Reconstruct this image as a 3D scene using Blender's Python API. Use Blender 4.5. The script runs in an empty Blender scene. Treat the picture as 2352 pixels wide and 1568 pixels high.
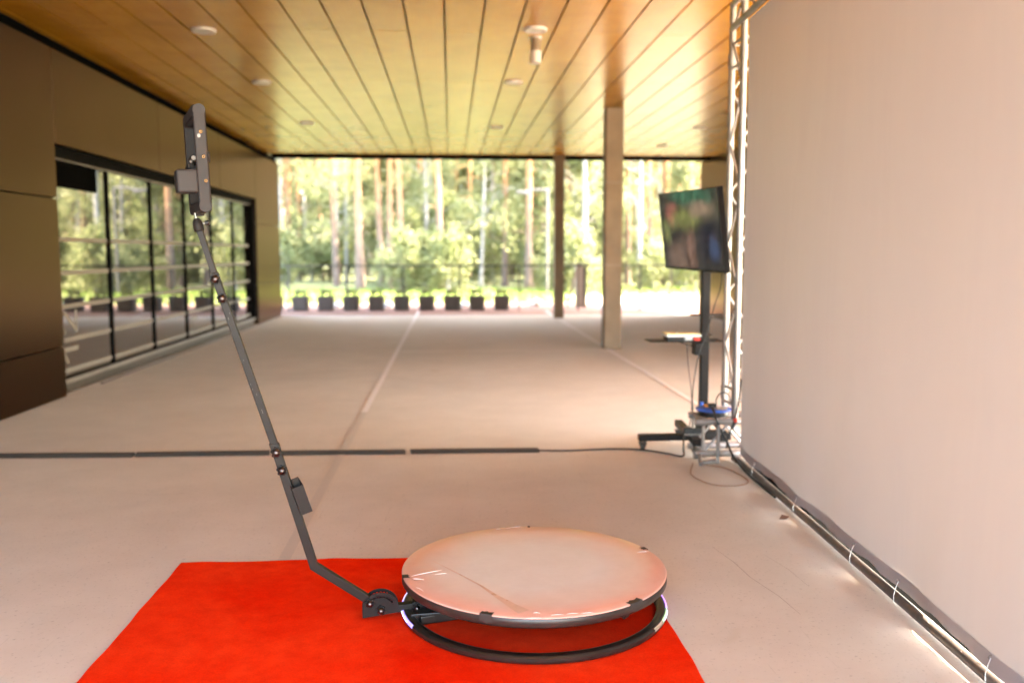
import bpy, bmesh, math, random
from math import sin, cos, pi, radians as R
from mathutils import Vector, Matrix
random.seed(7)
sc = bpy.context.scene
COL = sc.collection

# ------------------------------------------------------------------ camera geometry
F_PX = 2084.5; CAM_H = 1.355; PITCH = R(5.59); YAW = R(3.85)
CAM = Vector((0, 0, CAM_H))
def ray(px, py):
    a = (px-1176)/F_PX; b = -(py-784)/F_PX
    X = a; Yc = cos(PITCH)+b*sin(PITCH); Z = -sin(PITCH)+b*cos(PITCH)
    return Vector((X*cos(YAW)+Yc*sin(YAW), -X*sin(YAW)+Yc*cos(YAW), Z))
def aty(px, py, y):                 # measured point of the photograph -> world point at distance y
    r = ray(px, py); return CAM + r*(y/r.y)

# ------------------------------------------------------------------ node materials
def new_mat(name):
    m = bpy.data.materials.new(name); m.use_nodes = True
    nt = m.node_tree; p = nt.nodes['Principled BSDF']
    return m, nt, p
def setp(p, **k):
    names = dict(base='Base Color', rough='Roughness', metal='Metallic', spec='Specular IOR Level', ior='IOR',
                 coat='Coat Weight', coatr='Coat Roughness', sheen='Sheen Weight', trans='Transmission Weight',
                 emis='Emission Color', emiss='Emission Strength', sub='Subsurface Weight', alpha='Alpha')
    for a, v in k.items():
        if a in ('base', 'emis') and len(v) == 3: v = (*v, 1)
        p.inputs[names[a]].default_value = v
def node(nt, t, **k):
    n = nt.nodes.new(t)
    for a, v in k.items():
        if a in n.inputs.keys(): n.inputs[a].default_value = v
        else: setattr(n, a, v)
    return n
def ramp(nt, fac, stops):
    n = nt.nodes.new('ShaderNodeValToRGB'); e = n.color_ramp.elements
    while len(e) < len(stops): e.new(0.5)
    for i, (pos, c) in enumerate(stops):
        e[i].position = pos; e[i].color = (*c, 1) if len(c) == 3 else c
    nt.links.new(fac, n.inputs['Fac']); return n
def mixc(nt, fac, a, b, mode='MIX'):
    n = nt.nodes.new('ShaderNodeMix'); n.data_type = 'RGBA'; n.blend_type = mode
    for s, v in ((n.inputs[0], fac), (n.inputs[6], a), (n.inputs[7], b)):
        if hasattr(v, 'is_linked') or isinstance(v, bpy.types.NodeSocket): nt.links.new(v, s)
        else: s.default_value = v if not isinstance(v, tuple) else ((*v, 1) if len(v) == 3 else v)
    return n.outputs[2]
def coords(nt, kind='Object', scale=(1, 1, 1), rot=(0, 0, 0)):
    tc = nt.nodes.new('ShaderNodeTexCoord'); mp = nt.nodes.new('ShaderNodeMapping')
    mp.inputs['Scale'].default_value = scale; mp.inputs['Rotation'].default_value = rot
    nt.links.new(tc.outputs[kind], mp.inputs['Vector']); return mp.outputs['Vector']
def noise(nt, vec, scale, detail=4, rough=0.55, dist=0):
    n = node(nt, 'ShaderNodeTexNoise'); n.inputs['Scale'].default_value = scale
    n.inputs['Detail'].default_value = detail; n.inputs['Roughness'].default_value = rough
    n.inputs['Distortion'].default_value = dist
    nt.links.new(vec, n.inputs['Vector']); return n.outputs['Fac']
def bump(nt, p, h, strength=0.2, dist=0.01):
    b = nt.nodes.new('ShaderNodeBump'); b.inputs['Strength'].default_value = strength
    b.inputs['Distance'].default_value = dist
    nt.links.new(h, b.inputs['Height']); nt.links.new(b.outputs['Normal'], p.inputs['Normal'])
def link(nt, a, b): nt.links.new(a, b)

def simple(name, base, rough=0.5, metal=0, var=0.15, nscale=6, bumps=0.0, **k):
    """a plain surface with uneven tone and gloss"""
    m, nt, p = new_mat(name); setp(p, rough=rough, metal=metal, **k)
    v = coords(nt); n = noise(nt, v, nscale, 5, 0.6)
    lo = tuple(c*(1-var) for c in base); hi = tuple(min(1, c*(1+var)) for c in base)
    r = ramp(nt, n, [(0.3, lo), (0.7, hi)]); link(nt, r.outputs[0], p.inputs['Base Color'])
    n2 = noise(nt, v, nscale*3.1, 3)
    rr = nt.nodes.new('ShaderNodeMapRange'); rr.inputs['To Min'].default_value = max(0.02, rough-0.08)
    rr.inputs['To Max'].default_value = min(1, rough+0.08)
    link(nt, n2, rr.inputs['Value']); link(nt, rr.outputs[0], p.inputs['Roughness'])
    if bumps: bump(nt, p, n2, bumps, 0.004)
    return m

# floor: trowelled concrete, beige, with cloudy tone, pores and faint scratches
def mat_concrete():
    m, nt, p = new_mat('floor_concrete'); setp(p, rough=0.8, spec=0.2)
    v = coords(nt)
    a = noise(nt, v, 0.45, 6, 0.6, 0.4); b = noise(nt, v, 3.2, 6, 0.65); c = noise(nt, v, 60, 3, 0.6)
    sv = coords(nt, scale=(14, 0.5, 1), rot=(0, 0, R(28))); s = noise(nt, sv, 3.0, 4, 0.7)
    c1 = ramp(nt, a, [(0.3, (0.575, 0.51, 0.43)), (0.7, (0.66, 0.595, 0.51))])
    c2 = ramp(nt, b, [(0.35, (0.91, 0.90, 0.89)), (0.65, (1.0, 1.0, 1.0))])
    c3 = ramp(nt, c, [(0.27, (0.66, 0.64, 0.62)), (0.40, (1, 1, 1))])
    c4 = ramp(nt, s, [(0.30, (0.72, 0.70, 0.68)), (0.35, (1, 1, 1))])
    x = mixc(nt, 0.8, c1.outputs[0], c2.outputs[0], 'MULTIPLY')
    x = mixc(nt, 0.8, x, c3.outputs[0], 'MULTIPLY')
    x = mixc(nt, 0.4, x, c4.outputs[0], 'MULTIPLY')
    st = noise(nt, v, 1.1, 2, 0.5, 1.5)                       # a few ochre stains
    sr = ramp(nt, st, [(0.71, (0, 0, 0)), (0.78, (1, 1, 1))])
    x = mixc(nt, sr.outputs[0], x, (0.50, 0.40, 0.28))
    link(nt, x, p.inputs['Base Color'])
    rr = nt.nodes.new('ShaderNodeMapRange'); rr.inputs['To Min'].default_value = 0.65; rr.inputs['To Max'].default_value = 0.9
    link(nt, b, rr.inputs['Value']); link(nt, rr.outputs[0], p.inputs['Roughness'])
    bump(nt, p, c, 0.12, 0.003); return m
def mat_line(name, base, fade):
    m, nt, p = new_mat(name); setp(p, rough=0.6)
    v = coords(nt); n = noise(nt, v, 9, 5, 0.7)
    c = ramp(nt, n, [(0.35, base), (0.7, tuple(b*0.8+f*0.2 for b, f in zip(base, fade)))])
    link(nt, c.outputs[0], p.inputs['Base Color']); return m
def mat_ceiling():
    m, nt, p = new_mat('ceiling_panel'); setp(p, rough=0.27, spec=0.38); p.inputs['Specular Tint'].default_value = (1, 0.70, 0.44, 1)
    v = coords(nt); a = noise(nt, v, 1.6, 6, 0.65, 0.6)
    g = noise(nt, coords(nt, scale=(26, 1.4, 1)), 2.2, 5, 0.65, 0.3)
    at = nt.nodes.new('ShaderNodeNewGeometry')
    c1 = ramp(nt, a, [(0.3, (0.345, 0.145, 0.010)), (0.7, (0.45, 0.21, 0.022))])
    c2 = ramp(nt, g, [(0.3, (0.86, 0.82, 0.76)), (0.7, (1, 1, 1))])
    x = mixc(nt, 0.7, c1.outputs[0], c2.outputs[0], 'MULTIPLY')
    pr = ramp(nt, at.outputs['Random Per Island'], [(0, (0.88, 0.85, 0.82)), (1, (1.0, 1.0, 1.0))])
    x = mixc(nt, 1.0, x, pr.outputs[0], 'MULTIPLY')
    link(nt, x, p.inputs['Base Color'])
    bump(nt, p, a, 0.10, 0.01); return m
def mat_cladding(name, base, rough=0.34):
    m, nt, p = new_mat(name); setp(p, metal=1.0, rough=rough, spec=0.5); p.inputs['Specular Tint'].default_value = (1, 0.82, 0.70, 1)
    v = coords(nt); a = noise(nt, v, 0.9, 5, 0.6, 0.5)
    b = noise(nt, coords(nt, scale=(1, 1, 14)), 1.2, 4, 0.6)
    c = ramp(nt, a, [(0.3, tuple(x*0.95 for x in base)), (0.7, tuple(x*1.05 for x in base))])
    link(nt, c.outputs[0], p.inputs['Base Color'])
    rr = nt.nodes.new('ShaderNodeMapRange'); rr.inputs['To Min'].default_value = rough-0.015; rr.inputs['To Max'].default_value = rough+0.02
    link(nt, a, rr.inputs['Value']); link(nt, rr.outputs[0], p.inputs['Roughness'])
    return m
def mat_felt():
    m, nt, p = new_mat('red_felt'); setp(p, rough=1.0, spec=0.0)
    v = coords(nt); a = noise(nt, v, 2.0, 6, 0.65, 0.5); b = noise(nt, v, 170, 3, 0.8); d = noise(nt, v, 14, 5, 0.7)
    c = ramp(nt, a, [(0.3, (0.78, 0.018, 0.005)), (0.72, (0.92, 0.055, 0.014))])
    c2 = ramp(nt, d, [(0.3, (0.88, 0.75, 0.75)), (0.6, (1, 1, 1))])
    c3 = ramp(nt, b, [(0.35, (0.82, 0.8, 0.8)), (0.6, (1, 1, 1))])
    x = mixc(nt, 1, c.outputs[0], c2.outputs[0], 'MULTIPLY'); x = mixc(nt, 0.8, x, c3.outputs[0], 'MULTIPLY')
    link(nt, x, p.inputs['Base Color']); bump(nt, p, b, 0.35, 0.003); return m
def mat_banner():
    m, nt, p = new_mat('banner_cloth'); setp(p, rough=0.42, spec=0.35)
    v = coords(nt); a = noise(nt, v, 0.7, 4, 0.5, 0.3)
    c = ramp(nt, a, [(0.3, (0.30, 0.266, 0.271)), (0.7, (0.32, 0.286, 0.291))])
    link(nt, c.outputs[0], p.inputs['Base Color'])
    w = noise(nt, coords(nt, scale=(1, 1.6, 0.5)), 1.3, 3, 0.45, 0.4); bump(nt, p, w, 0.22, 0.05)
    t = nt.nodes.new('ShaderNodeBsdfTranslucent'); t.inputs['Color'].default_value = (0.80, 0.70, 0.66, 1)
    mx = nt.nodes.new('ShaderNodeMixShader'); mx.inputs[0].default_value = 0.035
    out = nt.nodes['Material Output']
    link(nt, p.outputs[0], mx.inputs[1]); link(nt, t.outputs[0], mx.inputs[2]); link(nt, mx.outputs[0], out.inputs['Surface'])
    return m
def mat_leaf(name, cols, trans=0.45):
    m, nt, p = new_mat(name); setp(p, rough=0.85, spec=0.04)
    g = nt.nodes.new('ShaderNodeNewGeometry')
    n = noise(nt, coords(nt), 0.9, 3, 0.5)
    a = ramp(nt, g.outputs['Random Per Island'], [(0, cols[0]), (0.5, cols[1]), (1, cols[2])])
    b = ramp(nt, n, [(0.35, (0.62, 0.7, 0.6)), (0.65, (1, 1, 1))])
    x = mixc(nt, 1, a.outputs[0], b.outputs[0], 'MULTIPLY')
    link(nt, x, p.inputs['Base Color'])
    t = nt.nodes.new('ShaderNodeBsdfTranslucent'); link(nt, x, t.inputs['Color'])
    mx = nt.nodes.new('ShaderNodeMixShader'); mx.inputs[0].default_value = trans
    link(nt, p.outputs[0], mx.inputs[1]); link(nt, t.outputs[0], mx.inputs[2])
    link(nt, mx.outputs[0], nt.nodes['Material Output'].inputs['Surface']); return m
def mat_pinebark():
    m, nt, p = new_mat('pine_bark'); setp(p, rough=0.9, spec=0.05)
    tc = nt.nodes.new('ShaderNodeTexCoord'); sp = nt.nodes.new('ShaderNodeSeparateXYZ'); link(nt, tc.outputs['Object'], sp.inputs[0])
    n = noise(nt, coords(nt, scale=(5, 5, 1.2)), 2.5, 5, 0.7)
    ad = node(nt, 'ShaderNodeMath', operation='MULTIPLY_ADD'); ad.inputs[1].default_value = 3.0
    link(nt, n, ad.inputs[0]); link(nt, sp.outputs[2], ad.inputs[2])
    mr = nt.nodes.new('ShaderNodeMapRange'); mr.inputs['From Min'].default_value = 3.0; mr.inputs['From Max'].default_value = 6.5
    link(nt, ad.outputs[0], mr.inputs['Value'])
    lo = ramp(nt, n, [(0.35, (0.12, 0.083, 0.065)), (0.65, (0.22, 0.16, 0.13))])
    hi = ramp(nt, n, [(0.35, (0.22, 0.105, 0.05)), (0.65, (0.35, 0.18, 0.09))])
    link(nt, mixc(nt, mr.outputs[0], lo.outputs[0], hi.outputs[0]), p.inputs['Base Color'])
    bump(nt, p, n, 0.5, 0.03); return m
def mat_birchbark():
    m, nt, p = new_mat('birch_bark'); setp(p, rough=0.9, spec=0.05)
    n = noise(nt, coords(nt, scale=(2, 2, 9)), 1.6, 4, 0.7)
    c = ramp(nt, n, [(0.34, (0.10, 0.09, 0.08)), (0.42, (0.23, 0.21, 0.19)), (0.7, (0.32, 0.30, 0.275))])
    link(nt, c.outputs[0], p.inputs['Base Color']); return m
def mat_glass():
    m, nt, p = new_mat('window_glass'); setp(p, base=(0.022, 0.018, 0.016), rough=0.015, ior=2.0, spec=0.6, coat=0.6, coatr=0.01)
    n = noise(nt, coords(nt, scale=(1, 0.7, 0.5)), 0.8, 2, 0.4); bump(nt, p, n, 0.05, 0.02); return m
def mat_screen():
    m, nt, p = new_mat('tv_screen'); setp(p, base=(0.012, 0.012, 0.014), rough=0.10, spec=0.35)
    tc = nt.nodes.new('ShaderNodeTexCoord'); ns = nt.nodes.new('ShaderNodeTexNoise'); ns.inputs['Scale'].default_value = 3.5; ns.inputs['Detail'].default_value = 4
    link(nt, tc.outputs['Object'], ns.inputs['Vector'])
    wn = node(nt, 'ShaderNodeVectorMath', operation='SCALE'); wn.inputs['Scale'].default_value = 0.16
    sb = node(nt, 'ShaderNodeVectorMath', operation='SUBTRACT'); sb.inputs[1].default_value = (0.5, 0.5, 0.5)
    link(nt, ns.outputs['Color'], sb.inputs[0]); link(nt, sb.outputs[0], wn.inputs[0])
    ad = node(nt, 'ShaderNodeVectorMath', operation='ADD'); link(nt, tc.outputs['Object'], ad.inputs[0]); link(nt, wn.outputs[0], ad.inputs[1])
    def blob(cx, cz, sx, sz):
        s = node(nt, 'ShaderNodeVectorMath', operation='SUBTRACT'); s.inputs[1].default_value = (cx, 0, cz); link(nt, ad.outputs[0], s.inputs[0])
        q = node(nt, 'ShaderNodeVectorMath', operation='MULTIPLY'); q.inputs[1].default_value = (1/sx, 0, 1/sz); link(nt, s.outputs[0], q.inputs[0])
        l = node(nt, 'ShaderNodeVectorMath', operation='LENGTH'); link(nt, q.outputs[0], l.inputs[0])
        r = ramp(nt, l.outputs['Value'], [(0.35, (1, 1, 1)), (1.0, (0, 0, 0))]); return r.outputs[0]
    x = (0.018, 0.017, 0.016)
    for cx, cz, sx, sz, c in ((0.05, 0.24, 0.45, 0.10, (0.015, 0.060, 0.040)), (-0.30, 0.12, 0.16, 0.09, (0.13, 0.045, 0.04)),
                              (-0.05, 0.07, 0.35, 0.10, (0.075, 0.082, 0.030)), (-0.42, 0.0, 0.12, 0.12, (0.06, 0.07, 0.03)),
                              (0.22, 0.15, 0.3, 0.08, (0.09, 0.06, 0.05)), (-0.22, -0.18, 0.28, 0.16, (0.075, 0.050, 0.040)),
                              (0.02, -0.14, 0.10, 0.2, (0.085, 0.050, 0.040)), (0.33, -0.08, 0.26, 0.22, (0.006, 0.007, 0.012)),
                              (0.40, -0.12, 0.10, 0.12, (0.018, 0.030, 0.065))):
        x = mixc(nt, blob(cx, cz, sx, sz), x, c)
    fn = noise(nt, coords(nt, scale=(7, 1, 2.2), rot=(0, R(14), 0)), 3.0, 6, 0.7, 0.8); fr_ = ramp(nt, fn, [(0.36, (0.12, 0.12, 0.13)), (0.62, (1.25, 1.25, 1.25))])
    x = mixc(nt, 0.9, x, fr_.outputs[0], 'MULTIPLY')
    link(nt, x, p.inputs['Emission Color']); p.inputs['Emission Strength'].default_value = 0.085; return m  # glowing colour patches imitate surroundings reflected in the dark glass
def mat_emit(name, col, st):
    m, nt, p = new_mat(name); setp(p, base=(0.5, 0.5, 0.5), emis=col, emiss=st); return m
def mat_platform():
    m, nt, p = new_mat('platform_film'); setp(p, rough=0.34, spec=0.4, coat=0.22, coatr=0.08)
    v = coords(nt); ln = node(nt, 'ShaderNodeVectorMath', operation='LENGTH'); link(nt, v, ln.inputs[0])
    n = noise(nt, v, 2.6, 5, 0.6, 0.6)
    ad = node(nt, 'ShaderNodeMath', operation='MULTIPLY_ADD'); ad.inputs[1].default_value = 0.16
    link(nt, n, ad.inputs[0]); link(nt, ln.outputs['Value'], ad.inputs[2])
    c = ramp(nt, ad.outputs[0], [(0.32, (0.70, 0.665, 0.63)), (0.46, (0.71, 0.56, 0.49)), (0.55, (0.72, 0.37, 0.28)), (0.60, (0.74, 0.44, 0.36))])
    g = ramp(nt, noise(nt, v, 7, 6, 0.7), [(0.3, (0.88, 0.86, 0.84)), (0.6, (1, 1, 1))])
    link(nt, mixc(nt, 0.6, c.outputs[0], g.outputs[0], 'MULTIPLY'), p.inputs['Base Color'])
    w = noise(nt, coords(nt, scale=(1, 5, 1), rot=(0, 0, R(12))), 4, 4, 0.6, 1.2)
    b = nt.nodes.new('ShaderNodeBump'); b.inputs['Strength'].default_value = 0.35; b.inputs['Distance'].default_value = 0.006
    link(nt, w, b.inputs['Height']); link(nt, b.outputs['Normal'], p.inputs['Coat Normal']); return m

M = dict(
    concrete=mat_concrete(), ceiling=mat_ceiling(),
    ceil_void=simple('ceiling_void', (0.28, 0.145, 0.04), 0.8),
    cladding=mat_cladding('dark_cladding', (0.036, 0.0215, 0.0160), 0.28),
    trim=simple('dark_trim', (0.009, 0.007, 0.006), 0.5),
    frame=simple('window_frame_metal', (0.004, 0.0035, 0.0035), 0.85, 0.0, spec=0.03),
    sill=simple('aluminium_sill', (0.20, 0.18, 0.165), 0.5, 0.3),
    base=simple('base_metal', (0.055, 0.045, 0.038), 0.45, 0.3),
    glass=mat_glass(), film=simple('glass_film', (0.17, 0.148, 0.125), 0.6, var=0.06),
    matt_black=simple('matt_black', (0.003, 0.003, 0.003), 0.95, spec=0.0),
    black=simple('black_plastic', (0.009, 0.008, 0.008), 0.45), blackm=simple('black_metal', (0.010, 0.0075, 0.007), 0.5, 0.0, spec=0.2),
    scuff=simple('bare_metal_scuff', (0.085, 0.07, 0.06), 0.5),
    arm=simple('brown_black_paint', (0.0115, 0.0066, 0.0046), 0.5, 0.0, spec=0.28, bumps=0.05, nscale=14),
    plate=simple('bracket_paint', (0.0085, 0.005, 0.005), 0.45, 0.0, spec=0.3),
    grey=simple('grey_plastic', (0.028, 0.0215, 0.0205), 0.6, spec=0.3, var=0.05), greyd=simple('dark_grey_plastic', (0.017, 0.0125, 0.0110), 0.6, spec=0.2, var=0.1),
    line_dark=simple('panel_gap', (0.015, 0.013, 0.013), 0.7),
    chrome=simple('dark_chrome', (0.10, 0.082, 0.078), 0.3, 1.0), silver=simple('silver_metal', (0.30, 0.28, 0.26), 0.3, 1.0),
    brass=simple('brass', (0.30, 0.165, 0.065), 0.25, 1.0), white=simple('white_sticker', (0.26, 0.25, 0.25), 0.5, var=0.03),
    alu=simple('truss_aluminium', (0.26, 0.235, 0.222), 0.36, 0.45, var=0.08, nscale=10),
    aludirty=simple('dusty_tube', (0.12, 0.10, 0.088), 0.42, 0.3, var=0.3, nscale=18, bumps=0.1),
    felt=mat_felt(), banner=mat_banner(), hem=simple('banner_hem', (0.36, 0.31, 0.31), 0.45, var=0.05),
    strip=simple('rubber_strip', (0.040, 0.033, 0.027), 0.7, nscale=20), cable=simple('black_cable', (0.018, 0.015, 0.014), 0.5),
    cabletan=simple('tan_cable', (0.32, 0.2, 0.13), 0.6),
    column=simple('concrete_column', (0.175, 0.115, 0.070), 0.75, var=0.16, nscale=3, bumps=0.1),
    tape=simple('grey_tape', (0.035, 0.027, 0.023), 0.55, var=0.3, nscale=30),
    rim=simple('rim_paint', (0.034, 0.023, 0.019), 0.38, 0.1, var=0.3, nscale=12),
    ring=simple('ring_paint', (0.020, 0.0145, 0.012), 0.34, 0.1, var=0.25, nscale=16),
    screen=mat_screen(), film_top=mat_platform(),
    blue=simple('blue_plastic', (0.035, 0.13, 0.55), 0.4), ltgrey=simple('light_grey_plastic', (0.55, 0.5, 0.47), 0.5),
    yellow=simple('yellow_card', (0.78, 0.62, 0.28), 0.5), whitebox=simple('white_card', (0.8, 0.78, 0.74), 0.45),
    red=simple('red_plastic', (0.7, 0.05, 0.03), 0.4), orange=simple('orange_plastic', (0.8, 0.30, 0.06), 0.5),
    lamp=simple('lamp_white', (0.48, 0.42, 0.39), 0.45, var=0.04), lampglass=simple('lamp_diffuser', (0.36, 0.34, 0.27), 0.3, var=0.05),
    planter=simple('dark_planter', (0.058, 0.043, 0.041), 0.6), soil=simple('soil', (0.06, 0.045, 0.03), 0.9),
    rail=simple('rail_paint', (0.05, 0.05, 0.045), 0.5), terracotta=simple('terracotta_surface', (0.27, 0.135, 0.095), 0.85, nscale=2),
    sand=simple('pale_sand', (0.30, 0.25, 0.185), 0.9, nscale=1.5), slab=simple('grey_paving', (0.17, 0.16, 0.17), 0.8, nscale=2),
    earth=simple('earth_grass', (0.16, 0.17, 0.06), 0.95, var=0.35, nscale=0.6),
    grass=mat_leaf('grass_blades', ((0.13, 0.19, 0.04), (0.20, 0.26, 0.07), (0.27, 0.31, 0.10)), 0.35),
    leafa=mat_leaf('leaf_broad', ((0.15, 0.16, 0.065), (0.24, 0.25, 0.115), (0.34, 0.33, 0.18))),
    leafb=mat_leaf('leaf_birch', ((0.17, 0.175, 0.08), (0.27, 0.27, 0.135), (0.36, 0.34, 0.20))),
    leafp=mat_leaf('pine_needle', ((0.12, 0.135, 0.07), (0.20, 0.21, 0.11), (0.28, 0.28, 0.16)), 0.25),
    pinebark=mat_pinebark(), birch=mat_birchbark(), glint_lump=simple('white_glint_lump', (0.8, 0.79, 0.76), 0.5),
    pedestal=simple('grey_pedestal', (0.24, 0.19, 0.165), 0.6), postw=simple('pale_post', (0.09, 0.08, 0.075), 0.5),
    led_b=mat_emit('led_blue', (0.18, 0.12, 1.0), 0.07), led_v=mat_emit('led_violet', (0.38, 0.16, 1.0), 0.085),
    led_g=mat_emit('led_green', (0.10, 0.95, 0.22), 0.02), led_w=mat_emit('led_pale', (0.55, 0.5, 1.0), 0.055),
    led_off=simple('led_strip_off', (0.42, 0.36, 0.27), 0.4), leaflitter=simple('leaf_litter', (0.12, 0.05, 0.025), 0.8),
    crease=simple('film_crease', (0.68, 0.44, 0.33), 0.3, var=0.2, coat=0.5), glint=simple('wrinkle_glint', (0.82, 0.76, 0.74), 0.12, var=0.03, coat=1.0),
)

# ------------------------------------------------------------------ mesh builder
class MB:
    def __init__(s): s.v = []; s.f = []; s.mi = []; s.cur = 0; s.sm = []
    def add(s, vs, fs, smooth=False):
        b = len(s.v); s.v += [tuple(v) for v in vs]
        for f in fs: s.f.append(tuple(i+b for i in f)); s.mi.append(s.cur); s.sm.append(smooth)
        return s
    def box(s, a, b):
        x0, y0, z0 = a; x1, y1, z1 = b
        return s.add([(x0,y0,z0),(x1,y0,z0),(x1,y1,z0),(x0,y1,z0),(x0,y0,z1),(x1,y0,z1),(x1,y1,z1),(x0,y1,z1)],
                     [(0,3,2,1),(4,5,6,7),(0,1,5,4),(1,2,6,5),(2,3,7,6),(3,0,4,7)])
    def obox(s, c, ax, ay, az):
        c, ax, ay, az = map(Vector, (c, ax, ay, az)); vs = []
        for k in (-1, 1):
            for i, j in ((-1,-1),(1,-1),(1,1),(-1,1)): vs.append(c+ax*i+ay*j+az*k)
        fs = [(0,3,2,1),(4,5,6,7),(0,1,5,4),(1,2,6,5),(2,3,7,6),(3,0,4,7)]
        if ax.cross(ay).dot(az) < 0: fs = [tuple(reversed(f)) for f in fs]
        return s.add(vs, fs)
    def bar(s, p, q, w, h, side):     # square bar from p to q; side = direction of its width w
        p, q, side = Vector(p), Vector(q), Vector(side); d = (q-p); L = d.length; d.normalize()
        side = (side-d*side.dot(d)).normalized(); up = d.cross(side)
        return s.obox((p+q)/2, d*L/2, side*w/2, up*h/2)
    def tube(s, pts, r, n=10, caps=True, close=False):
        pts = [Vector(p) for p in pts]; m = len(pts); rs = r if isinstance(r, (list, tuple)) else [r]*m
        rings = []; prev = None
        for i, p in enumerate(pts):
            if close: t = pts[(i+1) % m]-pts[i-1]
            else: t = pts[min(i+1, m-1)]-pts[max(i-1, 0)]
            t.normalize()
            if prev is None: a = t.orthogonal().normalized()
            else: a = (prev-t*prev.dot(t)).normalized()
            prev = a; b = t.cross(a)
            rings.append([p+(a*cos(2*pi*k/n)+b*sin(2*pi*k/n))*rs[i] for k in range(n)])
        vs = [v for rg in rings for v in rg]; fs = []
        for i in range(m if close else m-1):
            j = (i+1) % m
            for k in range(n): fs.append((i*n+k, i*n+(k+1) % n, j*n+(k+1) % n, j*n+k))
        s.add(vs, fs, True)
        if caps and not close:
            s.add(rings[0], [tuple(reversed(range(n)))]); s.add(rings[-1], [tuple(range(n))])
        return s
    def lathe(s, prof, c, n=48, axis='Z', smooth=True, M3=None):
        vs = []; m = len(prof); c = Vector(c)
        for k in range(n):
            a = 2*pi*k/n
            for r, z in prof:
                v = Vector((r*cos(a), r*sin(a), z))
                if M3 is not None: v = M3 @ v
                vs.append(c+v)
        fs = []
        for k in range(n):
            k2 = (k+1) % n
            for i in range(m-1): fs.append((k*m+i, k2*m+i, k2*m+i+1, k*m+i+1))
        return s.add(vs, fs, smooth)
    def prism(s, poly, origin, U, V, N, t):   # polygon (u,v) list, thickness t along N, centred
        o, U, V, N = map(Vector, (origin, U, V, N)); n = len(poly)
        A = [o+U*u+V*v-N*t/2 for u, v in poly]; B = [o+U*u+V*v+N*t/2 for u, v in poly]
        fs = [tuple(reversed(range(n))), tuple(range(n, 2*n))]+[(i, (i+1) % n, n+(i+1) % n, n+i) for i in range(n)]
        return s.add(A+B, fs)
    def build(s, name, mat, parent=None, bevel=0, seg=2, recalc=True):
        me = bpy.data.meshes.new(name); me.from_pydata(s.v, [], s.f)
        for m in (mat if isinstance(mat, (list, tuple)) else [mat]): me.materials.append(M[m] if isinstance(m, str) else m)
        me.polygons.foreach_set('material_index', s.mi); me.polygons.foreach_set('use_smooth', s.sm)
        me.update()
        if recalc:
            bm = bmesh.new(); bm.from_mesh(me); bmesh.ops.recalc_face_normals(bm, faces=bm.faces); bm.to_mesh(me); bm.free()
        o = bpy.data.objects.new(name, me); COL.objects.link(o)
        if parent is not None:
            o.parent = parent; o.matrix_parent_inverse = parent_world(parent).inverted()
        if bevel:
            b = o.modifiers.new('bevel', 'BEVEL'); b.width = bevel; b.segments = seg; b.limit_method = 'ANGLE'; b.angle_limit = R(40)
        return o
def parent_world(p):
    m = p.matrix_basis.copy(); q = p
    while q.parent is not None:
        m = q.parent.matrix_basis @ q.matrix_parent_inverse @ m; q = q.parent
    return m
def thing(name, label, cat, loc=(0, 0, 0), group=None):
    o = bpy.data.objects.new(name, None); COL.objects.link(o); o.location = loc; o.empty_display_size = 0.1
    return tag(o, label, cat, group)
def tag(o, label, cat, group=None):
    o['label'] = label; o['category'] = cat
    if group: o['group'] = group
    return o
def struct(o): o['kind'] = 'structure'; return o
def copy_thing(src, loc, label, group=None, rotz=0, scale=None):
    r = src.copy(); COL.objects.link(r); r.location = loc; r.rotation_euler = (0, 0, rotz)
    if scale: r.scale = scale
    r['label'] = label
    if group: r['group'] = group
    for ch in list(src.children):
        c = ch.copy(); COL.objects.link(c); c.parent = r; c.matrix_parent_inverse = ch.matrix_parent_inverse.copy()
        for g in list(ch.children):
            d = g.copy(); COL.objects.link(d); d.parent = c; d.matrix_parent_inverse = g.matrix_parent_inverse.copy()
    return r

# ------------------------------------------------------------------ the setting
WX = -3.63; GX = -3.74; CZ = 3.34; YEND = 18.95
struct(MB().box((-200, -160, -0.6), (200, 240, -0.03)).build('ground', 'earth'))
pv = MB().box((-14, -14, -0.5), (16, 19.76, 0.0)); struct(pv.build('floor', 'concrete'))
struct(MB().box((-40, 21.37, -0.4), (3.6, 24.3, -0.004)).box((-40, 19.763, -0.4), (16, 21.367, -0.004)).build('track', 'terracotta'))
struct(MB().box((3.62, 21.37, -0.4), (40, 23.0, -0.010)).build('pavement', 'slab'))
struct(MB().box((3.62, 23.01, -0.4), (60, 28.5, -0.015)).build('sand_path', 'sand'))
def floor_line(x0, x1, y0, y1, mat, z=0.004):
    return struct(MB().add([(x0,y0,z),(x1,y0,z),(x1,y1,z),(x0,y1,z)], [(0,1,2,3)]).build('painted_line', mat))
M['linew'] = mat_line('worn_white_line', (0.76, 0.70, 0.67), (0.52, 0.43, 0.36))
M['lined'] = mat_line('wet_floor_line', (0.50, 0.445, 0.385), (0.60, 0.54, 0.46))
M['linef'] = mat_line('faint_line', (0.70, 0.60, 0.51), (0.64, 0.54, 0.45))
floor_line(-0.772, -0.718, 7.7, 21.0, 'linew'); floor_line(-0.772, -0.718, 3.0, 7.7, 'lined')
floor_line(2.175, 2.225, 5.9, 21.0, 'linew', 0.0045)
floor_line(-0.70, 2.15, 12.42, 12.50, 'linef')

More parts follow.
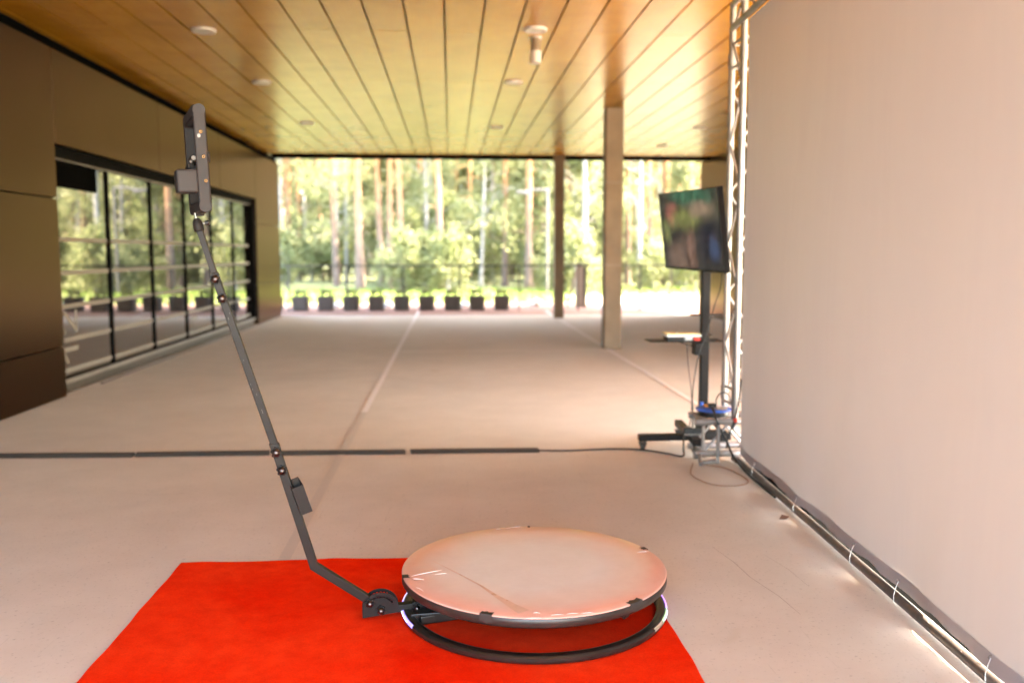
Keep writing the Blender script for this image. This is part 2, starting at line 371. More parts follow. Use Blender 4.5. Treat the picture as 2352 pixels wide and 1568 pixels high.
def crack(pts, w=0.0022):
    mb = MB(); P = [Vector((x, y, 0.0012)) for x, y in pts]; L = []; Q_ = []
    for i, p in enumerate(P):
        d = (P[min(i+1, len(P)-1)]-P[max(i-1, 0)]).normalized(); n_ = Vector((-d.y, d.x, 0))*w*(0.5 if i in (0, len(P)-1) else 1); L.append(p+n_); Q_.append(p-n_)
    k = len(P); mb.add(L+Q_, [(i, i+1, k+i+1, k+i) for i in range(k-1)]); return struct(mb.build('floor_crack', 'crackm', recalc=False))
M['crackm'] = simple('crack_tone', (0.40, 0.335, 0.27), 0.9)  # crack strips, somewhat darker than the concrete
crack([(1.20, 4.02), (1.235, 3.80), (1.245, 3.62), (1.29, 3.40), (1.305, 3.22)]); crack([(1.40, 3.9), (1.44, 3.7), (1.45, 3.5)], 0.0014); crack([(-1.9, 5.2), (-1.7, 5.12), (-1.45, 5.13)], 0.0016)

# canopy ceiling: boards with open grooves under a dark void
ceil_mb = MB(); W = 0.3275; G = 0.018
k0 = -16; k1 = 39
rnd = random.Random(3)
for k in range(k0, k1):
    xa = -0.04+W*k+G/2; xb = -0.04+W*(k+1)-G/2
    if xb < -5.2 or xa > 12.4: continue
    y = -0.9
    seams = [1.6, 5.1, 8.45, 10.9, 13.3, 15.9] if k % 2 == 0 else [0.4, 3.8, 7.2, 10.83, 12.6, 16.6]
    for ys in seams+[YEND]:
        if xa > 4.8 and ys <= 5.1: y = ys; continue
        if y < 0: y = -6.0 if xa > 1.5 else -1.4
        ceil_mb.box((xa, y+0.005, CZ), (xb, ys-0.005, CZ+0.03)); y = ys
struct(ceil_mb.build('ceiling', 'ceiling'))
roof = tag(MB().box((-5.6, -1.4, CZ+0.05), (1.5, 5.0, CZ+0.75)).box((1.5, -6.0, CZ+0.05), (5.12, 5.0, CZ+0.75)).box((-5.6, 5.0, CZ+0.05), (12.6, YEND, CZ+0.75)).box((-5.6, YEND+0.105, CZ+0.50), (9.0, 22.0, CZ+0.95)).box((-5.6, 22.0, CZ+0.75), (9.0, 24.3, CZ+1.2)).build('canopy_roof', 'ceil_void'),  # unseen edges cut, and high far overhangs added, to shade the floor
           'dark roof slab of the canopy above the wooden ceiling boards, with unseen far overhangs added for shade', 'roof')
edge = tag(MB().box((WX+0.02, YEND+0.003, CZ-0.08), (9.0, YEND+0.10, CZ+0.8)).build('roof_fascia', 'matt_black'),
           'thin black fascia strip along the far edge of the wooden ceiling', 'fascia')

# ------------------------------------------------------------------ left building front with the long window
bw = thing('building_wall', 'long dark metal clad building front with a wide window, left side of the canopy', 'building wall', (WX, 8, 0))
WY0 = 8.76; WY1 = 17.42; WT = 2.355
def panel(mb, y0, y1, z0, z1, x=WX, d=0.10, g=0.006):
    mb.box((x-d, y0+g, z0+g), (x, y1-g, z1-g))
pm = MB()
ys = [-5.0, -2.2, 0.6, 3.3, 6.0, WY0]
for a, b in zip(ys, ys[1:]):
    for z0, z1 in ((0.0, 0.478), (0.478, 1.853), (1.853, CZ-0.12)): panel(pm, a, b, z0, z1)
pm.build('cladding', 'cladding', bw, 0.002, 1)
pm = MB()
for a, b in zip([WY0, 11.8, 14.8, WY1], [11.8, 14.8, WY1]): panel(pm, a, b, WT, CZ-0.12)
pm.build('cladding', 'cladding', bw, 0.002, 1)
pm = MB()
for z0, z1 in ((0.0, 0.75), (0.75, 1.9), (1.9, CZ-0.12)): panel(pm, WY1, 19.75, z0, z1)
pm.build('cladding', 'cladding', bw, 0.002, 1)
MB().box((WX-0.6, -5.0, -0.05), (WX-0.103, WY0-0.003, CZ+0.04)).box((WX-0.6, WY0-0.003, WT+0.01), (WX-0.103, WY1+0.003, CZ+0.04)).box((WX-0.6, WY1+0.003, -0.05), (WX-0.103, 19.74, CZ+0.04)).build('wall_core', 'trim', bw)
MB().box((WX-0.10, -5.0, CZ-0.115), (WX-0.035, 19.74, CZ-0.03)).build('shadow_gap', 'matt_black', bw)
# window
win = MB()
win.box((GX-0.06, WY0, WT-0.11), (GX+0.03, WY1, WT)).box((GX-0.06, WY0, 0.10), (GX+0.03, WY1, 0.14))
for k in range(0, 7):
    y = 8.86+1.43*k
    win.box((GX-0.04, y-0.022, 0.14), (GX+0.012, y+0.022, WT-0.11))
win.box((GX-0.06, WY1-0.13, 0.14), (GX+0.08, WY1-0.002, WT-0.11))
wf = win.build('window', 'frame', bw)
MB().box((GX-0.03, WY0, 0.135), (GX-0.008, WY1-0.1, WT-0.04)).build('pane', 'glass', wf)
MB().box((GX-0.0, WY0+0.002, WT-0.122), (GX+0.034, WY1-0.14, WT-0.111)).build('head_trim', 'sill', wf)
MB().box((GX+0.031, WY0+0.002, 0.102), (GX+0.062, WY1-0.002, 0.138)).build('sill', 'sill', wf)
MB().box((GX-0.2, WY0+0.002, -0.03), (GX+0.028, WY1-0.002, 0.098)).build('plinth', 'base', bw)
MB().box((WX-0.01, 9.6, 0.0), (WX+0.03, WY1-0.4, 0.012)).build('kerb', 'sill', bw)
fx = GX-0.0065
fm = MB()
edges = [WY0+0.01]+[8.86+1.43*k for k in range(1, 6)]+[WY1-0.14]
for zc in (0.205, 0.505, 0.832, 1.158, 1.48):
    for a, b in zip(edges, edges[1:]):
        fm.box((fx-0.0015, a+0.03, zc-0.022), (fx, b-0.03, zc+0.022))
fm.build('stripe_film', 'film', wf)
def stroke_mb(pts, w, oy, oz, sy, sz):
    """thick polyline drawn in the glass plane; pts are in (along, up) units"""
    mb = MB(); P = [Vector((0, oy+a*sy, oz+b*sz)) for a, b in pts]
    for i, (p, q) in enumerate(zip(P, P[1:])):
        d = (q-p).normalized(); n = Vector((0, -d.z, d.y))*w/2; x = Vector((fx+0.0004*(i % 2), 0, 0))
        mb.add([x+p-n-d*w*.3, x+q-n+d*w*.3, x+q+n+d*w*.3, x+p+n-d*w*.3], [(0,1,2,3)])
    return mb
two = [(0.22, 0.0), (0.07, 0.18), (0.0, 0.42), (0.03, 0.72), (0.16, 0.9), (0.32, 0.86), (1.0, 0.05), (1.0, 0.95)]
one = [(0.32, 0.0), (0.02, 0.78), (1.0, 0.78)]
stroke_mb(two, 0.045, 8.98, 0.575, 0.36, 0.21).build('lane_number', 'film', wf)
stroke_mb(one, 0.045, 8.99, 0.285, 0.36, 0.16).build('lane_number', 'film', wf)
stroke_mb(one, 0.045, 13.35, 0.285, 0.36, 0.16).build('lane_number', 'film', wf)
MB().box((GX-0.006, WY0+0.05, 1.98), (GX+0.004, 10.0, WT-0.125)).build('dark_reflection', 'matt_black', wf)  # black panel put in for a dark thing reflected in the glass

# right end wall
rw = thing('end_wall', 'short grey metal clad wall end at the far right behind the truss', 'wall', (5.45, 15, 0))
pm = MB()
for a, b in ((9.6, 11.2), (11.2, 13.9), (13.9, 16.8), (16.8, 19.75)):  # unseen near stretch lengthened to cut side light on the floor
    for z0, z1 in ((0.0, 1.2), (1.2, 2.6), (2.6, CZ-0.01)): pm.box((5.46, a+0.006, z0+0.006), (5.56, b-0.006, z1-0.006))
pm.build('cladding', 'cladding', rw, 0.002, 1)
MB().box((5.564, 9.6, -0.05), (6.1, 19.74, CZ-0.003)).build('wall_core', 'trim', rw)

# columns
def column(x, y, w, label, h=CZ-0.003):
    t = thing('concrete_column', label, 'column', (x, y, 0), 'concrete columns under the canopy')
    mb = MB().box((x-w/2, y-w/2, 0.001), (x+w/2, y+w/2, h)); o = mb.build('shaft', 'column', t, 0.012, 2)
    c = MB()
    for z in (1.18, 2.32): c.box((x-w/2-0.0015, y-w/2-0.0015, z-0.003), (x+w/2+0.0015, y+w/2+0.0015, z+0.003))
    c.build('form_joint', 'pedestal', t); return t
column(2.27, 12.72, 0.245, 'nearer of the two square concrete columns, standing on the white floor line')
column(2.235, 18.78, 0.205, 'farther and thinner looking concrete column at the edge of the canopy')

# ceiling lights
def downlight(x, y, label, first=None):
    if first is not None: return copy_thing(first, (x, y, CZ), label)
    t = thing('ceiling_light', label, 'ceiling light', (x, y, CZ), 'round ceiling downlights')
    MB().lathe([(0.001, -0.012), (0.075, -0.014), (0.082, -0.024), (0.100, -0.022), (0.105, -0.010), (0.105, 0.002)], (x, y, CZ), 32).build('housing', 'lamp', t)
    MB().lathe([(0.001, -0.018), (0.05, -0.0175), (0.07, -0.0155)], (x, y, CZ), 24).build('diffuser', 'lampglass', t)
    return t
d0 = downlight(-2.19, 8.52, 'round white downlight nearest the building wall and nearest the camera')
for x, y, l in ((-2.19, 11.02, 'middle of the three round downlights along the building side'),
                (-2.19, 14.39, 'farthest of the three downlights along the building side'),
                (0.768, 8.29, 'round pinkish downlight just in front of the hanging spotlight'),
                (0.75, 10.83, 'second round downlight of the middle row, behind the hanging spotlight'),
                (0.74, 14.68, 'farthest round downlight of the middle row over the white line'),
                (3.97, 14.5, 'round downlight right of the columns, nearer of two'),
                (3.95, 17.0, 'small far downlight near the roof edge right of the columns')):
    downlight(x, y, l, d0)
sp = thing('spotlight', 'small white cylinder spotlight hanging from the wooden ceiling', 'spotlight', (0.80, 8.62, CZ))
MB().tube([(0.80, 8.62, CZ), (0.80, 8.62, CZ-0.012)], 0.06, 20).build('mount', 'lamp', sp)
MB().tube([(0.80, 8.62, CZ-0.012), (0.80, 8.62, CZ-0.125)], 0.045, 20).build('body', 'column', sp)
MB().tube([(0.80, 8.62, CZ-0.125), (0.80, 8.62, CZ-0.235)], 0.052, 20).build('lamp_head', 'lamp', sp)

# ------------------------------------------------------------------ red carpet
cb = MB(); nx, ny = 70, 60; rn = random.Random(5)
x0, x1, y0, y1 = -1.185, 0.792, 1.95, 3.945
def edge_w(t, s): return 0.0022*sin(t*9+s)+0.0012*sin(t*23+s*2)
vs = []
for j in range(ny+1):
    for i in range(nx+1):
        u = i/nx; v = j/ny
        xx = x0+(x1-x0)*u+edge_w(v*2.4, 1 if u < .5 else 4)*(abs(2*u-1)**6)+0.012*(1-v)*(u-.5)*0
        yy = y0+(y1-y0)*v+edge_w(u*2, 2)*(v**8)
        zz = 0.007+0.0016*sin(xx*7+yy*3)*sin(yy*5)+(0.003*max(0, sin(xx*11+1))**4 if v > .985 else 0)
        vs.append((xx, yy, zz))
top = [(j*(nx+1)+i, j*(nx+1)+i+1, (j+1)*(nx+1)+i+1, (j+1)*(nx+1)+i) for j in range(ny) for i in range(nx)]
cb.add(vs, top, True)
rimi = [i for i in range(nx+1)]+[j*(nx+1)+nx for j in range(1, ny+1)]+[ny*(nx+1)+i for i in range(nx-1, -1, -1)]+[j*(nx+1) for j in range(ny-1, 0, -1)]
rv = [vs[i] for i in rimi]; n = len(rv)
cb.add(rv+[(a, b, 0.0015) for a, b, c in rv], [(i, (i+1) % n, n+(i+1) % n, n+i) for i in range(n)])
tag(cb.build('red_carpet', 'felt', recalc=False), 'bright red felt carpet lying on the concrete under the round platform', 'carpet')

# ------------------------------------------------------------------ 360 photo platform
HX, HY = 0.309, 3.347; AY = R(6.0)
TOPZ = 0.169
bt = thing('photo_platform', 'round turntable platform with pink film top and a long camera arm, on the red carpet', 'photo booth', (HX, HY, 0.008))
hub = Vector((HX, HY, 0))
U = Vector((-cos(AY), -sin(AY), 0)); NV = Vector((sin(AY), -cos(AY), 0)); ZV = Vector((0, 0, 1))
def A(u, z, v=0): return hub+U*u+ZV*z+NV*v
disc = MB().lathe([(0.0005, 0), (0.1, 0), (0.2, 0), (0.3, 0), (0.4, 0), (0.494, 0), (0.499, -0.002), (0.5, -0.004)], (0, 0, 0), 160)
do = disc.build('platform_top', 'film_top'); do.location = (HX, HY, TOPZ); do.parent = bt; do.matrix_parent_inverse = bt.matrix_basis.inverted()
MB().lathe([(0.4985, -0.0045), (0.5, -0.006), (0.5, -0.032), (0.496, -0.036), (0.47, -0.036)], (HX, HY, TOPZ), 160).build('platform_rim', 'rim', bt)
MB().lathe([(0.482, -0.0365), (0.476, -0.046), (0.44, -0.060), (0.32, -0.074), (0.16, -0.079), (0.13, -0.11), (0.13, -0.12), (0.001, -0.12)], (HX, HY, TOPZ), 96).build('platform_underside', 'ring', bt)
MB().lathe([(0.001, 0.066), (0.15, 0.064), (0.16, 0.058), (0.16, 0.012), (0.155, 0.008)], (HX, HY, 0.0), 48).build('pedestal', 'ring', bt)
MB().prism([(0.31, 0.092), (0.40, 0.105), (0.425, 0.098), (0.41, 0.066), (0.36, 0.078)], hub, (cos(R(-42)), sin(R(-42)), 0), (0, 0, 1), (sin(R(42)), cos(R(42)), 0), 0.03).build('support_fin', 'rim', bt, 0.002)
# base ring and its spokes
MB().lathe([(0.464, 0.010), (0.462, 0.030), (0.466, 0.036), (0.474, 0.037), (0.479, 0.034), (0.485, 0.038), (0.496, 0.035), (0.5015, 0.028), (0.5015, 0.016), (0.496, 0.010), (0.464, 0.010)], (HX, HY, 0.0), 160).build('base_ring', 'ring', bt)
br = bt.children[-1]
for a, nm in ((18, 1), (72, 2), (128, 3), (197, 4)):
    d = Vector((cos(R(a)), sin(R(a)), 0)); sd = Vector((-sin(R(a)), cos(R(a)), 0))
    MB().bar(hub+d*0.15+ZV*0.026, hub+d*0.452+ZV*0.026, 0.05, 0.03, sd).build('spoke', 'ring', bt, 0.003)
def led(a0, a1, mat, nm='led_strip'):
    n = max(4, int(abs(a1-a0)/1.2)); r0, r1 = 0.4975, 0.5032; vs = []
    for i in range(n+1):
        a = R(a0+(a1-a0)*i/n); c, s = cos(a), sin(a)
        for r, z in ((r0, 0.0365), (r1, 0.031), (r1, 0.024), (r0, 0.024)): vs.append((HX+r*c, HY+r*s, z))
    fs = [(i*4+k, i*4+(k+1) % 4, (i+1)*4+(k+1) % 4, (i+1)*4+k) for i in range(n) for k in range(4)]
    o = MB().add(vs, fs+[(0,1,2,3), (n*4+3, n*4+2, n*4+1, n*4)]).build(nm, mat, br); return o
led(157, 177, 'led_w'); led(177.5, 205, 'led_b'); led(205.5, 323, 'ring'); led(323.5, 333, 'led_off'); led(333.5, 347, 'led_g'); led(347.5, 372, 'led_v'); led(12.5, 60, 'led_w')
M['chip'] = mat_emit('led_chip', (0.6, 0.65, 1.0), 0.12)
for a in [180+2.1*k for k in range(10)]+[335+1.9*k for k in range(6)]:
    c, s = cos(R(a)), sin(R(a)); MB().obox((HX+0.5045*c, HY+0.5045*s, 0.031), (0.0012*c, 0.0012*s, 0), (-0.003*s, 0.003*c, 0), (0, 0, 0.002)).build('led_chip', 'chip', br)
# tape over the rim
for a, w in ((-170, 4.2), (-113.8, 5.0), (-50.8, 7.5), (20.2, 3.2), (87.4, 1.2)):
    mb = MB(); n = 5; prof = [(0.478, 0.0012), (0.5008, 0.0014), (0.5016, -0.002), (0.5016, -0.026)]
    vs = []
    for i in range(n+1):
        aa = R(a-w/2+w*i/n)
        for k, (r, z) in enumerate(prof):
            rr = r+(0.004*sin(i*2.3) if k == 0 else 0); zz = z+(0.003*sin(i*1.7) if k == 3 else 0)
            vs.append((HX+rr*cos(aa), HY+rr*sin(aa), TOPZ+zz))
    mb.add(vs, [(i*4+k, i*4+k+1, (i+1)*4+k+1, (i+1)*4+k) for i in range(n) for k in range(3)]).build('tape', 'tape', bt)
# crease in the plastic film and wrinkles whitened to paint in their glints
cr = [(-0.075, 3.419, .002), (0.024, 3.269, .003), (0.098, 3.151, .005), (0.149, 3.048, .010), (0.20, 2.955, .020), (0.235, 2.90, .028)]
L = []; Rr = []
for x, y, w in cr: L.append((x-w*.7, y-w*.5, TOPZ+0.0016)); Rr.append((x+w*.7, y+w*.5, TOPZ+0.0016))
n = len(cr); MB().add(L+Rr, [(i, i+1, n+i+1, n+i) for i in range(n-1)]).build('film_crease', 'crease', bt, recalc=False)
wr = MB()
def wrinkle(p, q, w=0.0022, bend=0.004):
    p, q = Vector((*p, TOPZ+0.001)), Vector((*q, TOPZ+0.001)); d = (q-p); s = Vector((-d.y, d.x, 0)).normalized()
    pts = [p+d*t/6+s*bend*sin(pi*t/6) for t in range(7)]; MB().tube(pts, [w*0.25]+[w*(0.5+0.5*sin(pi*t/6)) for t in range(1, 6)]+[w*0.25], 6).build('wrinkle_glint', 'glint', bt)
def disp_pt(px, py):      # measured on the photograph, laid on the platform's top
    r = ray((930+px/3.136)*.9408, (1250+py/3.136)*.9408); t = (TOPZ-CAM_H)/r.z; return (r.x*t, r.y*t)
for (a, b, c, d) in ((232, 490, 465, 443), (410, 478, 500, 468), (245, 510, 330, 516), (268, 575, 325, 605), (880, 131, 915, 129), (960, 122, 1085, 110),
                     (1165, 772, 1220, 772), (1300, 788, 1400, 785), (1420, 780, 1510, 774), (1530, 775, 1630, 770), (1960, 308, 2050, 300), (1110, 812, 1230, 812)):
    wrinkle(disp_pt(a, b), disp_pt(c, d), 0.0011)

# ---- arm
def knob(u, z, v, parent, r=0.018, ax=NV):
    ax = Vector(ax).normalized(); a = ax.orthogonal().normalized(); b = ax.cross(a); M3 = Matrix((a, b, ax)).transposed()
    poly = []
    for k in range(40):
        t = 2*pi*k/40; rr = r*(1+0.16*cos(6*t)); poly.append((rr*cos(t), rr*sin(t)))
    o = MB().prism(poly, A(u, z, v+0.006), a, b, ax, 0.012).build('knob', 'plate', parent, 0.002)
    MB().lathe([(r*0.82, 0.0), (r*0.78, 0.005), (r*0.55, 0.010), (r*0.25, 0.0125), (0.0004, 0.013)], A(u, z, v+0.0122), 20, M3=M3).build('knob_cap', 'chrome', o)
    return o
E0 = (0.819, 0.218); J1 = (0.948, 0.672); J2 = (1.137, 1.285); T0 = (1.180, 1.430)
def armpt(p, v=0): return A(p[0], p[1], v)
def along(p, q, s): return (p[0]+(q[0]-p[0])*s, p[1]+(q[1]-p[1])*s)
# lower link and the lower upright are one bent 30 mm tube
def strip_poly(pts, w):
    L = []; Rr = []
    P = [Vector(p) for p in pts]
    for i, p in enumerate(P):
        d1 = (P[i]-P[i-1]).normalized() if i > 0 else (P[1]-P[0]).normalized()
        d2 = (P[i+1]-P[i]).normalized() if i < len(P)-1 else d1
        n1 = Vector((-d1.y, d1.x)); n2 = Vector((-d2.y, d2.x)); m = (n1+n2).normalized(); k = w/2/max(0.3, m.dot(n1))
        L.append(tuple(p+m*k)); Rr.append(tuple(p-m*k))
    return L+Rr[::-1]
al = MB().prism(strip_poly([(0.622, 0.076), E0, J1], 0.030), hub, U, ZV, NV, 0.030).build('lower_arm', 'arm', bt, 0.0022)
p1 = along(E0, J1, 0.97)
MB().obox(armpt(along(E0, J1, 0.985)), (armpt(J1)-armpt(E0)).normalized()*0.012, NV*0.0165, U*0.0165).build('collar', 'arm', al, 0.001)
knob(*along(E0, J1, 0.945), 0.015, al); knob(*along(E0, J1, 0.80), 0.015, al)
am = MB().prism(strip_poly([along(E0, J1, 0.99), J1, J2], 0.0255), hub, U, ZV, NV, 0.0255).build('middle_arm', 'arm', bt, 0.002)
MB().obox(armpt(along(J1, J2, 0.985)), (armpt(J2)-armpt(J1)).normalized()*0.010, NV*0.0142, U*0.0142).build('collar', 'arm', am, 0.001)
knob(*along(J1, J2, 0.965), 0.013, am, 0.017); knob(*along(J1, J2, 0.855), 0.013, am, 0.017)
au = MB().prism(strip_poly([J2, T0], 0.0205), hub, U, ZV, NV, 0.0205).build('upper_arm', 'arm', bt, 0.0018)
# scuffs of bare paint on the upright
sf = MB(); rs = random.Random(9)
for s in (0.30, 0.33, 0.36, 0.5, 0.74, 0.77, 0.2):
    p = along(J1, J2, s); a = armpt(p, 0.0129); MB().obox(a+U*(0.009*rs.uniform(-1, 1)), (armpt(J2)-armpt(J1)).normalized()*rs.uniform(.002, .008), U*rs.uniform(.0005, .0012), NV*0.0003).build('scuff_mark', 'scuff', am)
# hinge: two D shaped plates with a row of holes
def dplate(v):
    cu, cz = 0.581, 0.048; Rr = 0.070
    bm = bmesh.new(); outer = []
    bl = (0.647, 0.016); brr = (0.512, 0.030)
    N = 30
    pts = [bl]
    for k in range(N+1):
        a = pi-pi*k/N; pts.append((cu+Rr*0.97*-cos(a), cz+0.004+Rr*0.86*sin(a)))   # from the far-left side over the top
    pts = [bl]+[(cu+Rr*0.95*cos(pi*k/N), cz+Rr*0.86*sin(pi*k/N)) for k in range(N+1)]+[brr]
    holes = []
    for k in range(10):
        a = R(22+15*k*0.93); holes.append((cu+0.050*cos(a), cz+0.050*0.9*sin(a), 0.0048))
    def loop(p): return [bm.verts.new((x, y, 0)) for x, y in p]
    def edges(vs): return [bm.edges.new((vs[i], vs[(i+1) % len(vs)])) for i in range(len(vs))]
    es = edges(loop(pts))
    for hx, hy, hr in holes: es += edges(loop([(hx+hr*cos(2*pi*i/12), hy+hr*sin(2*pi*i/12)) for i in range(12)]))
    bmesh.ops.triangle_fill(bm, use_beauty=True, use_dissolve=False, edges=es)
    # drop faces that fill holes
    for f in list(bm.faces):
        c = f.calc_center_median()
        if any((c.x-hx)**2+(c.y-hy)**2 < (hr*0.9)**2 and all((vv.co.x-hx)**2+(vv.co.y-hy)**2 < (hr*1.05)**2 for vv in f.verts) for hx, hy, hr in holes): bm.faces.remove(f)
    r = bmesh.ops.extrude_face_region(bm, geom=list(bm.faces))
    for e in r['geom']:
        if isinstance(e, bmesh.types.BMVert): e.co.z += 0.004
    bmesh.ops.recalc_face_normals(bm, faces=bm.faces)
    for vv in bm.verts: vv.co = A(vv.co.x, vv.co.y, v+vv.co.z-0.002)
    me = bpy.data.meshes.new('hinge_plate'); bm.to_mesh(me); bm.free(); me.materials.append(M['plate'])
    bmn = bmesh.new(); bmn.from_mesh(me); bmesh.ops.recalc_face_normals(bmn, faces=bmn.faces); bmn.to_mesh(me); bmn.free()
    o = bpy.data.objects.new('hinge_plate', me); COL.objects.link(o); o.parent = bt; o.matrix_parent_inverse = bt.matrix_basis.inverted()
    return o
hp = dplate(0.020); dplate(-0.022)
knob(0.620, 0.0735, 0.0225, hp, 0.016); knob(0.580, 0.044, 0.0225, hp, 0.016)
for u_, z_ in ((0.620, 0.0735), (0.580, 0.044)): MB().tube([A(u_, z_, -0.03), A(u_, z_, 0.024)], 0.005).build('bolt', 'chrome', hp)
ca = MB().bar(A(0.56, 0.0385), A(0.20, 0.052), 0.034, 0.028, NV).build('carrier_arm', 'arm', bt, 0.002)
MB().bar(A(0.462, 0.0425), A(0.10, 0.056), 0.046, 0.040, NV).build('arm_sleeve', 'plate', bt, 0.002)
knob(0.448, 0.047, 0.024, bt.children[-1], 0.014)
MB().bar(A(0.45, 0.075, 0.01), A(0.40, 0.09, 0.0), 0.05, 0.018, NV).build('clamp', 'black', bt, 0.004)
# slanted under-frame channel beside the sleeve
MB().bar(A(0.468, 0.028, 0.06), A(0.20, 0.05, 0.11), 0.05, 0.03, NV).build('brace', 'ring', bt, 0.002)
# open square box tube on the arm
dA = (armpt(J1)-armpt(E0)).normalized()
c0 = Vector((-0.547, 3.225, 0.473))+(-U)*0.010
e1 = (Vector((0.928, 0.098, 0.34)).normalized()+Vector((0, 0, 0))); e1 = Vector((0.0372, 0.0039, 0.0137)); e1.normalize()
e2 = Vector((-0.46, 0.825, 0.33)).normalized()
axd = Vector((-0.0656, 0, 0.0839+0.0137)).normalized(); axd = Vector((-0.30, -0.05, 0.95)).normalized()
hb = MB(); hw, hd, hh, th = 0.0205, 0.027, 0.052, 0.0016
cc = c0+e2*hd
hb.obox(cc-e2*hd, axd*hh, e1*hw, e2*th/2).obox(cc+e2*hd, axd*hh, e1*hw, e2*th/2)
hb.obox(cc-e1*hw, axd*hh, e2*(hd+th/2), e1*th/2).obox(cc+e1*hw, axd*hh, e2*(hd+th/2), e1*th/2).obox(cc-axd*(hh-th), e1*(hw-.001), e2*(hd-.001), axd*th/2)
hbo = hb.build('weight_box', 'arm', bt, 0.0004, 1)
bl = MB()
for s in (-0.012, 0.004): 
    p = cc-e1*hw+axd*s; MB().tube([p, p-e1*0.007], 0.0035, 8).build('bolt', 'silver', hbo)
# ball head
bh0 = A(1.181, 1.428); bd = (A(1.190, 1.472)-bh0).normalized()
aa = bd.orthogonal().normalized(); M3 = Matrix((aa, bd.cross(aa), bd)).transposed()
bh = MB().lathe([(0.0005, 0), (0.0155, 0), (0.0165, 0.004), (0.0180, 0.014), (0.0175, 0.024), (0.0145, 0.036), (0.010, 0.043), (0.0075, 0.045), (0.0005, 0.045)], bh0, 32, M3=M3).build('ball_head', 'greyd', bt)
MB().tube([bh0+bd*0.044, bh0+bd*0.064], 0.0045, 12).tube([bh0+bd*0.044, bh0+bd*0.047], 0.007, 12).build('pin', 'silver', bh)
kx = -U*1
MB().tube([bh0+bd*0.026, bh0+bd*0.028+kx*0.026], 0.003, 8).build('knob_stem', 'silver', bh)
MB().tube([bh0+bd*0.029+kx*0.026, bh0+bd*0.031+kx*0.040], 0.0085, 10).build('knob', 'black', bh)

# ---- tablet enclosure (seen from its edge and back)
B = R(21); LEAN = R(2.2)
FD = Vector((cos(B), sin(B), 0)); WD = Vector((sin(B), -cos(B), 0))    # front direction, towards-camera width direction
UP = (ZV*cos(LEAN)-FD*sin(LEAN)).normalized(); FD2 = (FD*cos(LEAN)+ZV*sin(LEAN)).normalized()
OC = Vector((-0.860, 3.225, 1.489)); HH = 0.372; HW = 0.166; TH = 0.040
def Q(f, w, z): return OC+FD2*f+WD*w+UP*z*0.93
def rrect(w, h, r, n=6):
    pts = []
    for cx, cz, a0 in ((w-r, h-r, 0), (-w+r, h-r, 90), (-w+r, -h+r, 180), (w-r, -h+r, 270)):
        for k in range(n+1): a = R(a0+90*k/n); pts.append((cx+r*cos(a), cz+r*sin(a)))
    return pts
# frame ring: swept rectangular section, rounded at the ends when seen from the edge
fr = MB(); out = rrect(HW, HH/2, 0.020); inn = rrect(HW-0.030, HH/2-0.034, 0.014); n = len(out)
secs = [(-TH/2, 0.004, inn), (-TH/2, -0.000, inn)]
def ringv(poly, f, inset):
    return [Q(f, u*(1-inset/HW), HH/2+v*(1-inset/(HH/2))) for u, v in poly]
loops = [ringv(inn, -TH/2+0.002, 0), ringv(out, -TH/2, 0.006), ringv(out, -TH/2+0.003, 0.0008), ringv(out, -TH/2+0.006, 0), ringv(out, TH/2-0.006, 0), ringv(out, TH/2-0.003, 0.001), ringv(out, TH/2, 0.006), ringv(inn, TH/2, -0.010)]
vs = [v for l in loops for v in l]; fs = []
for i in range(len(loops)-1):
    for k in range(n): fs.append((i*n+k, i*n+(k+1) % n, (i+1)*n+(k+1) % n, (i+1)*n+k))
fr.add(vs, fs, False)
fro = fr.build('tablet_case', 'grey', bt, 0.001, 1)
# cavity walls and the inner shell
iv = MB(); li = [ringv(inn, -TH/2+0.002, 0), ringv(inn, TH/2-0.010, 0.006)]
iv.add(li[0]+li[1], [(k, (k+1) % n, n+(k+1) % n, n+k) for k in range(n)]+[tuple(range(n, 2*n))])
iv.build('inner_shell', 'greyd', fro)
fr2 = MB(); fl = ringv(rrect(HW-0.02, HH/2-0.022, 0.012), TH/2+0.0008, 0); fr2.add(fl, [tuple(range(len(fl)))]); fr2.build('tablet_screen', 'black', fro)
# rounded end caps of the edge seen from the side
for z in (0.0, HH):
    s = 1 if z else -1
    MB().tube([Q(0, HW-0.006, z-s*0.0195), Q(0, HW+0.0008, z-s*0.0195)], TH/2-0.0004, 28).tube([Q(0, -HW+0.02, z-s*0.0195), Q(0, HW-0.006, z-s*0.0195)], TH/2-0.001, 28).build('end_cap', 'grey', fro)
ew = HW+0.0006
gl = MB()
def groove(p, q, w=0.0011):
    p, q = Vector(p), Vector(q); d = (q-p).normalized(); s = Vector((-d.y, d.x))*w/2
    gl.add([Q(a.x, ew+0.0004, a.y) for a in (p-s, q-s, q+s, p+s)], [(0,1,2,3)])
for pts in ([(0.001, 0.352), (0.001, 0.338), (0.010, 0.338), (0.010, 0.308), (0.003, 0.308), (0.003, 0.060), (0.012, 0.060), (0.012, 0.034), (0.005, 0.034), (0.005, 0.012)],):
    for p, q in zip(pts, pts[1:]): groove(p, q)
for p, q in (((-0.019, 0.333), (0.007, 0.330)), ((0.007, 0.330), (0.007, 0.315)), ((-0.019, 0.048), (0.010, 0.046)), ((0.010, 0.046), (0.010, 0.030))): groove(p, q, 0.0022)
gl.build('seam', 'line_dark', fro, recalc=False)
vt = MB()
for dz in (0, -0.007): vt.obox(Q(-0.009, ew+0.0006, 0.194+dz), FD2*0.005, WD*0.0008, UP*0.0018)
vt.build('vent_slot', 'line_dark', fro)
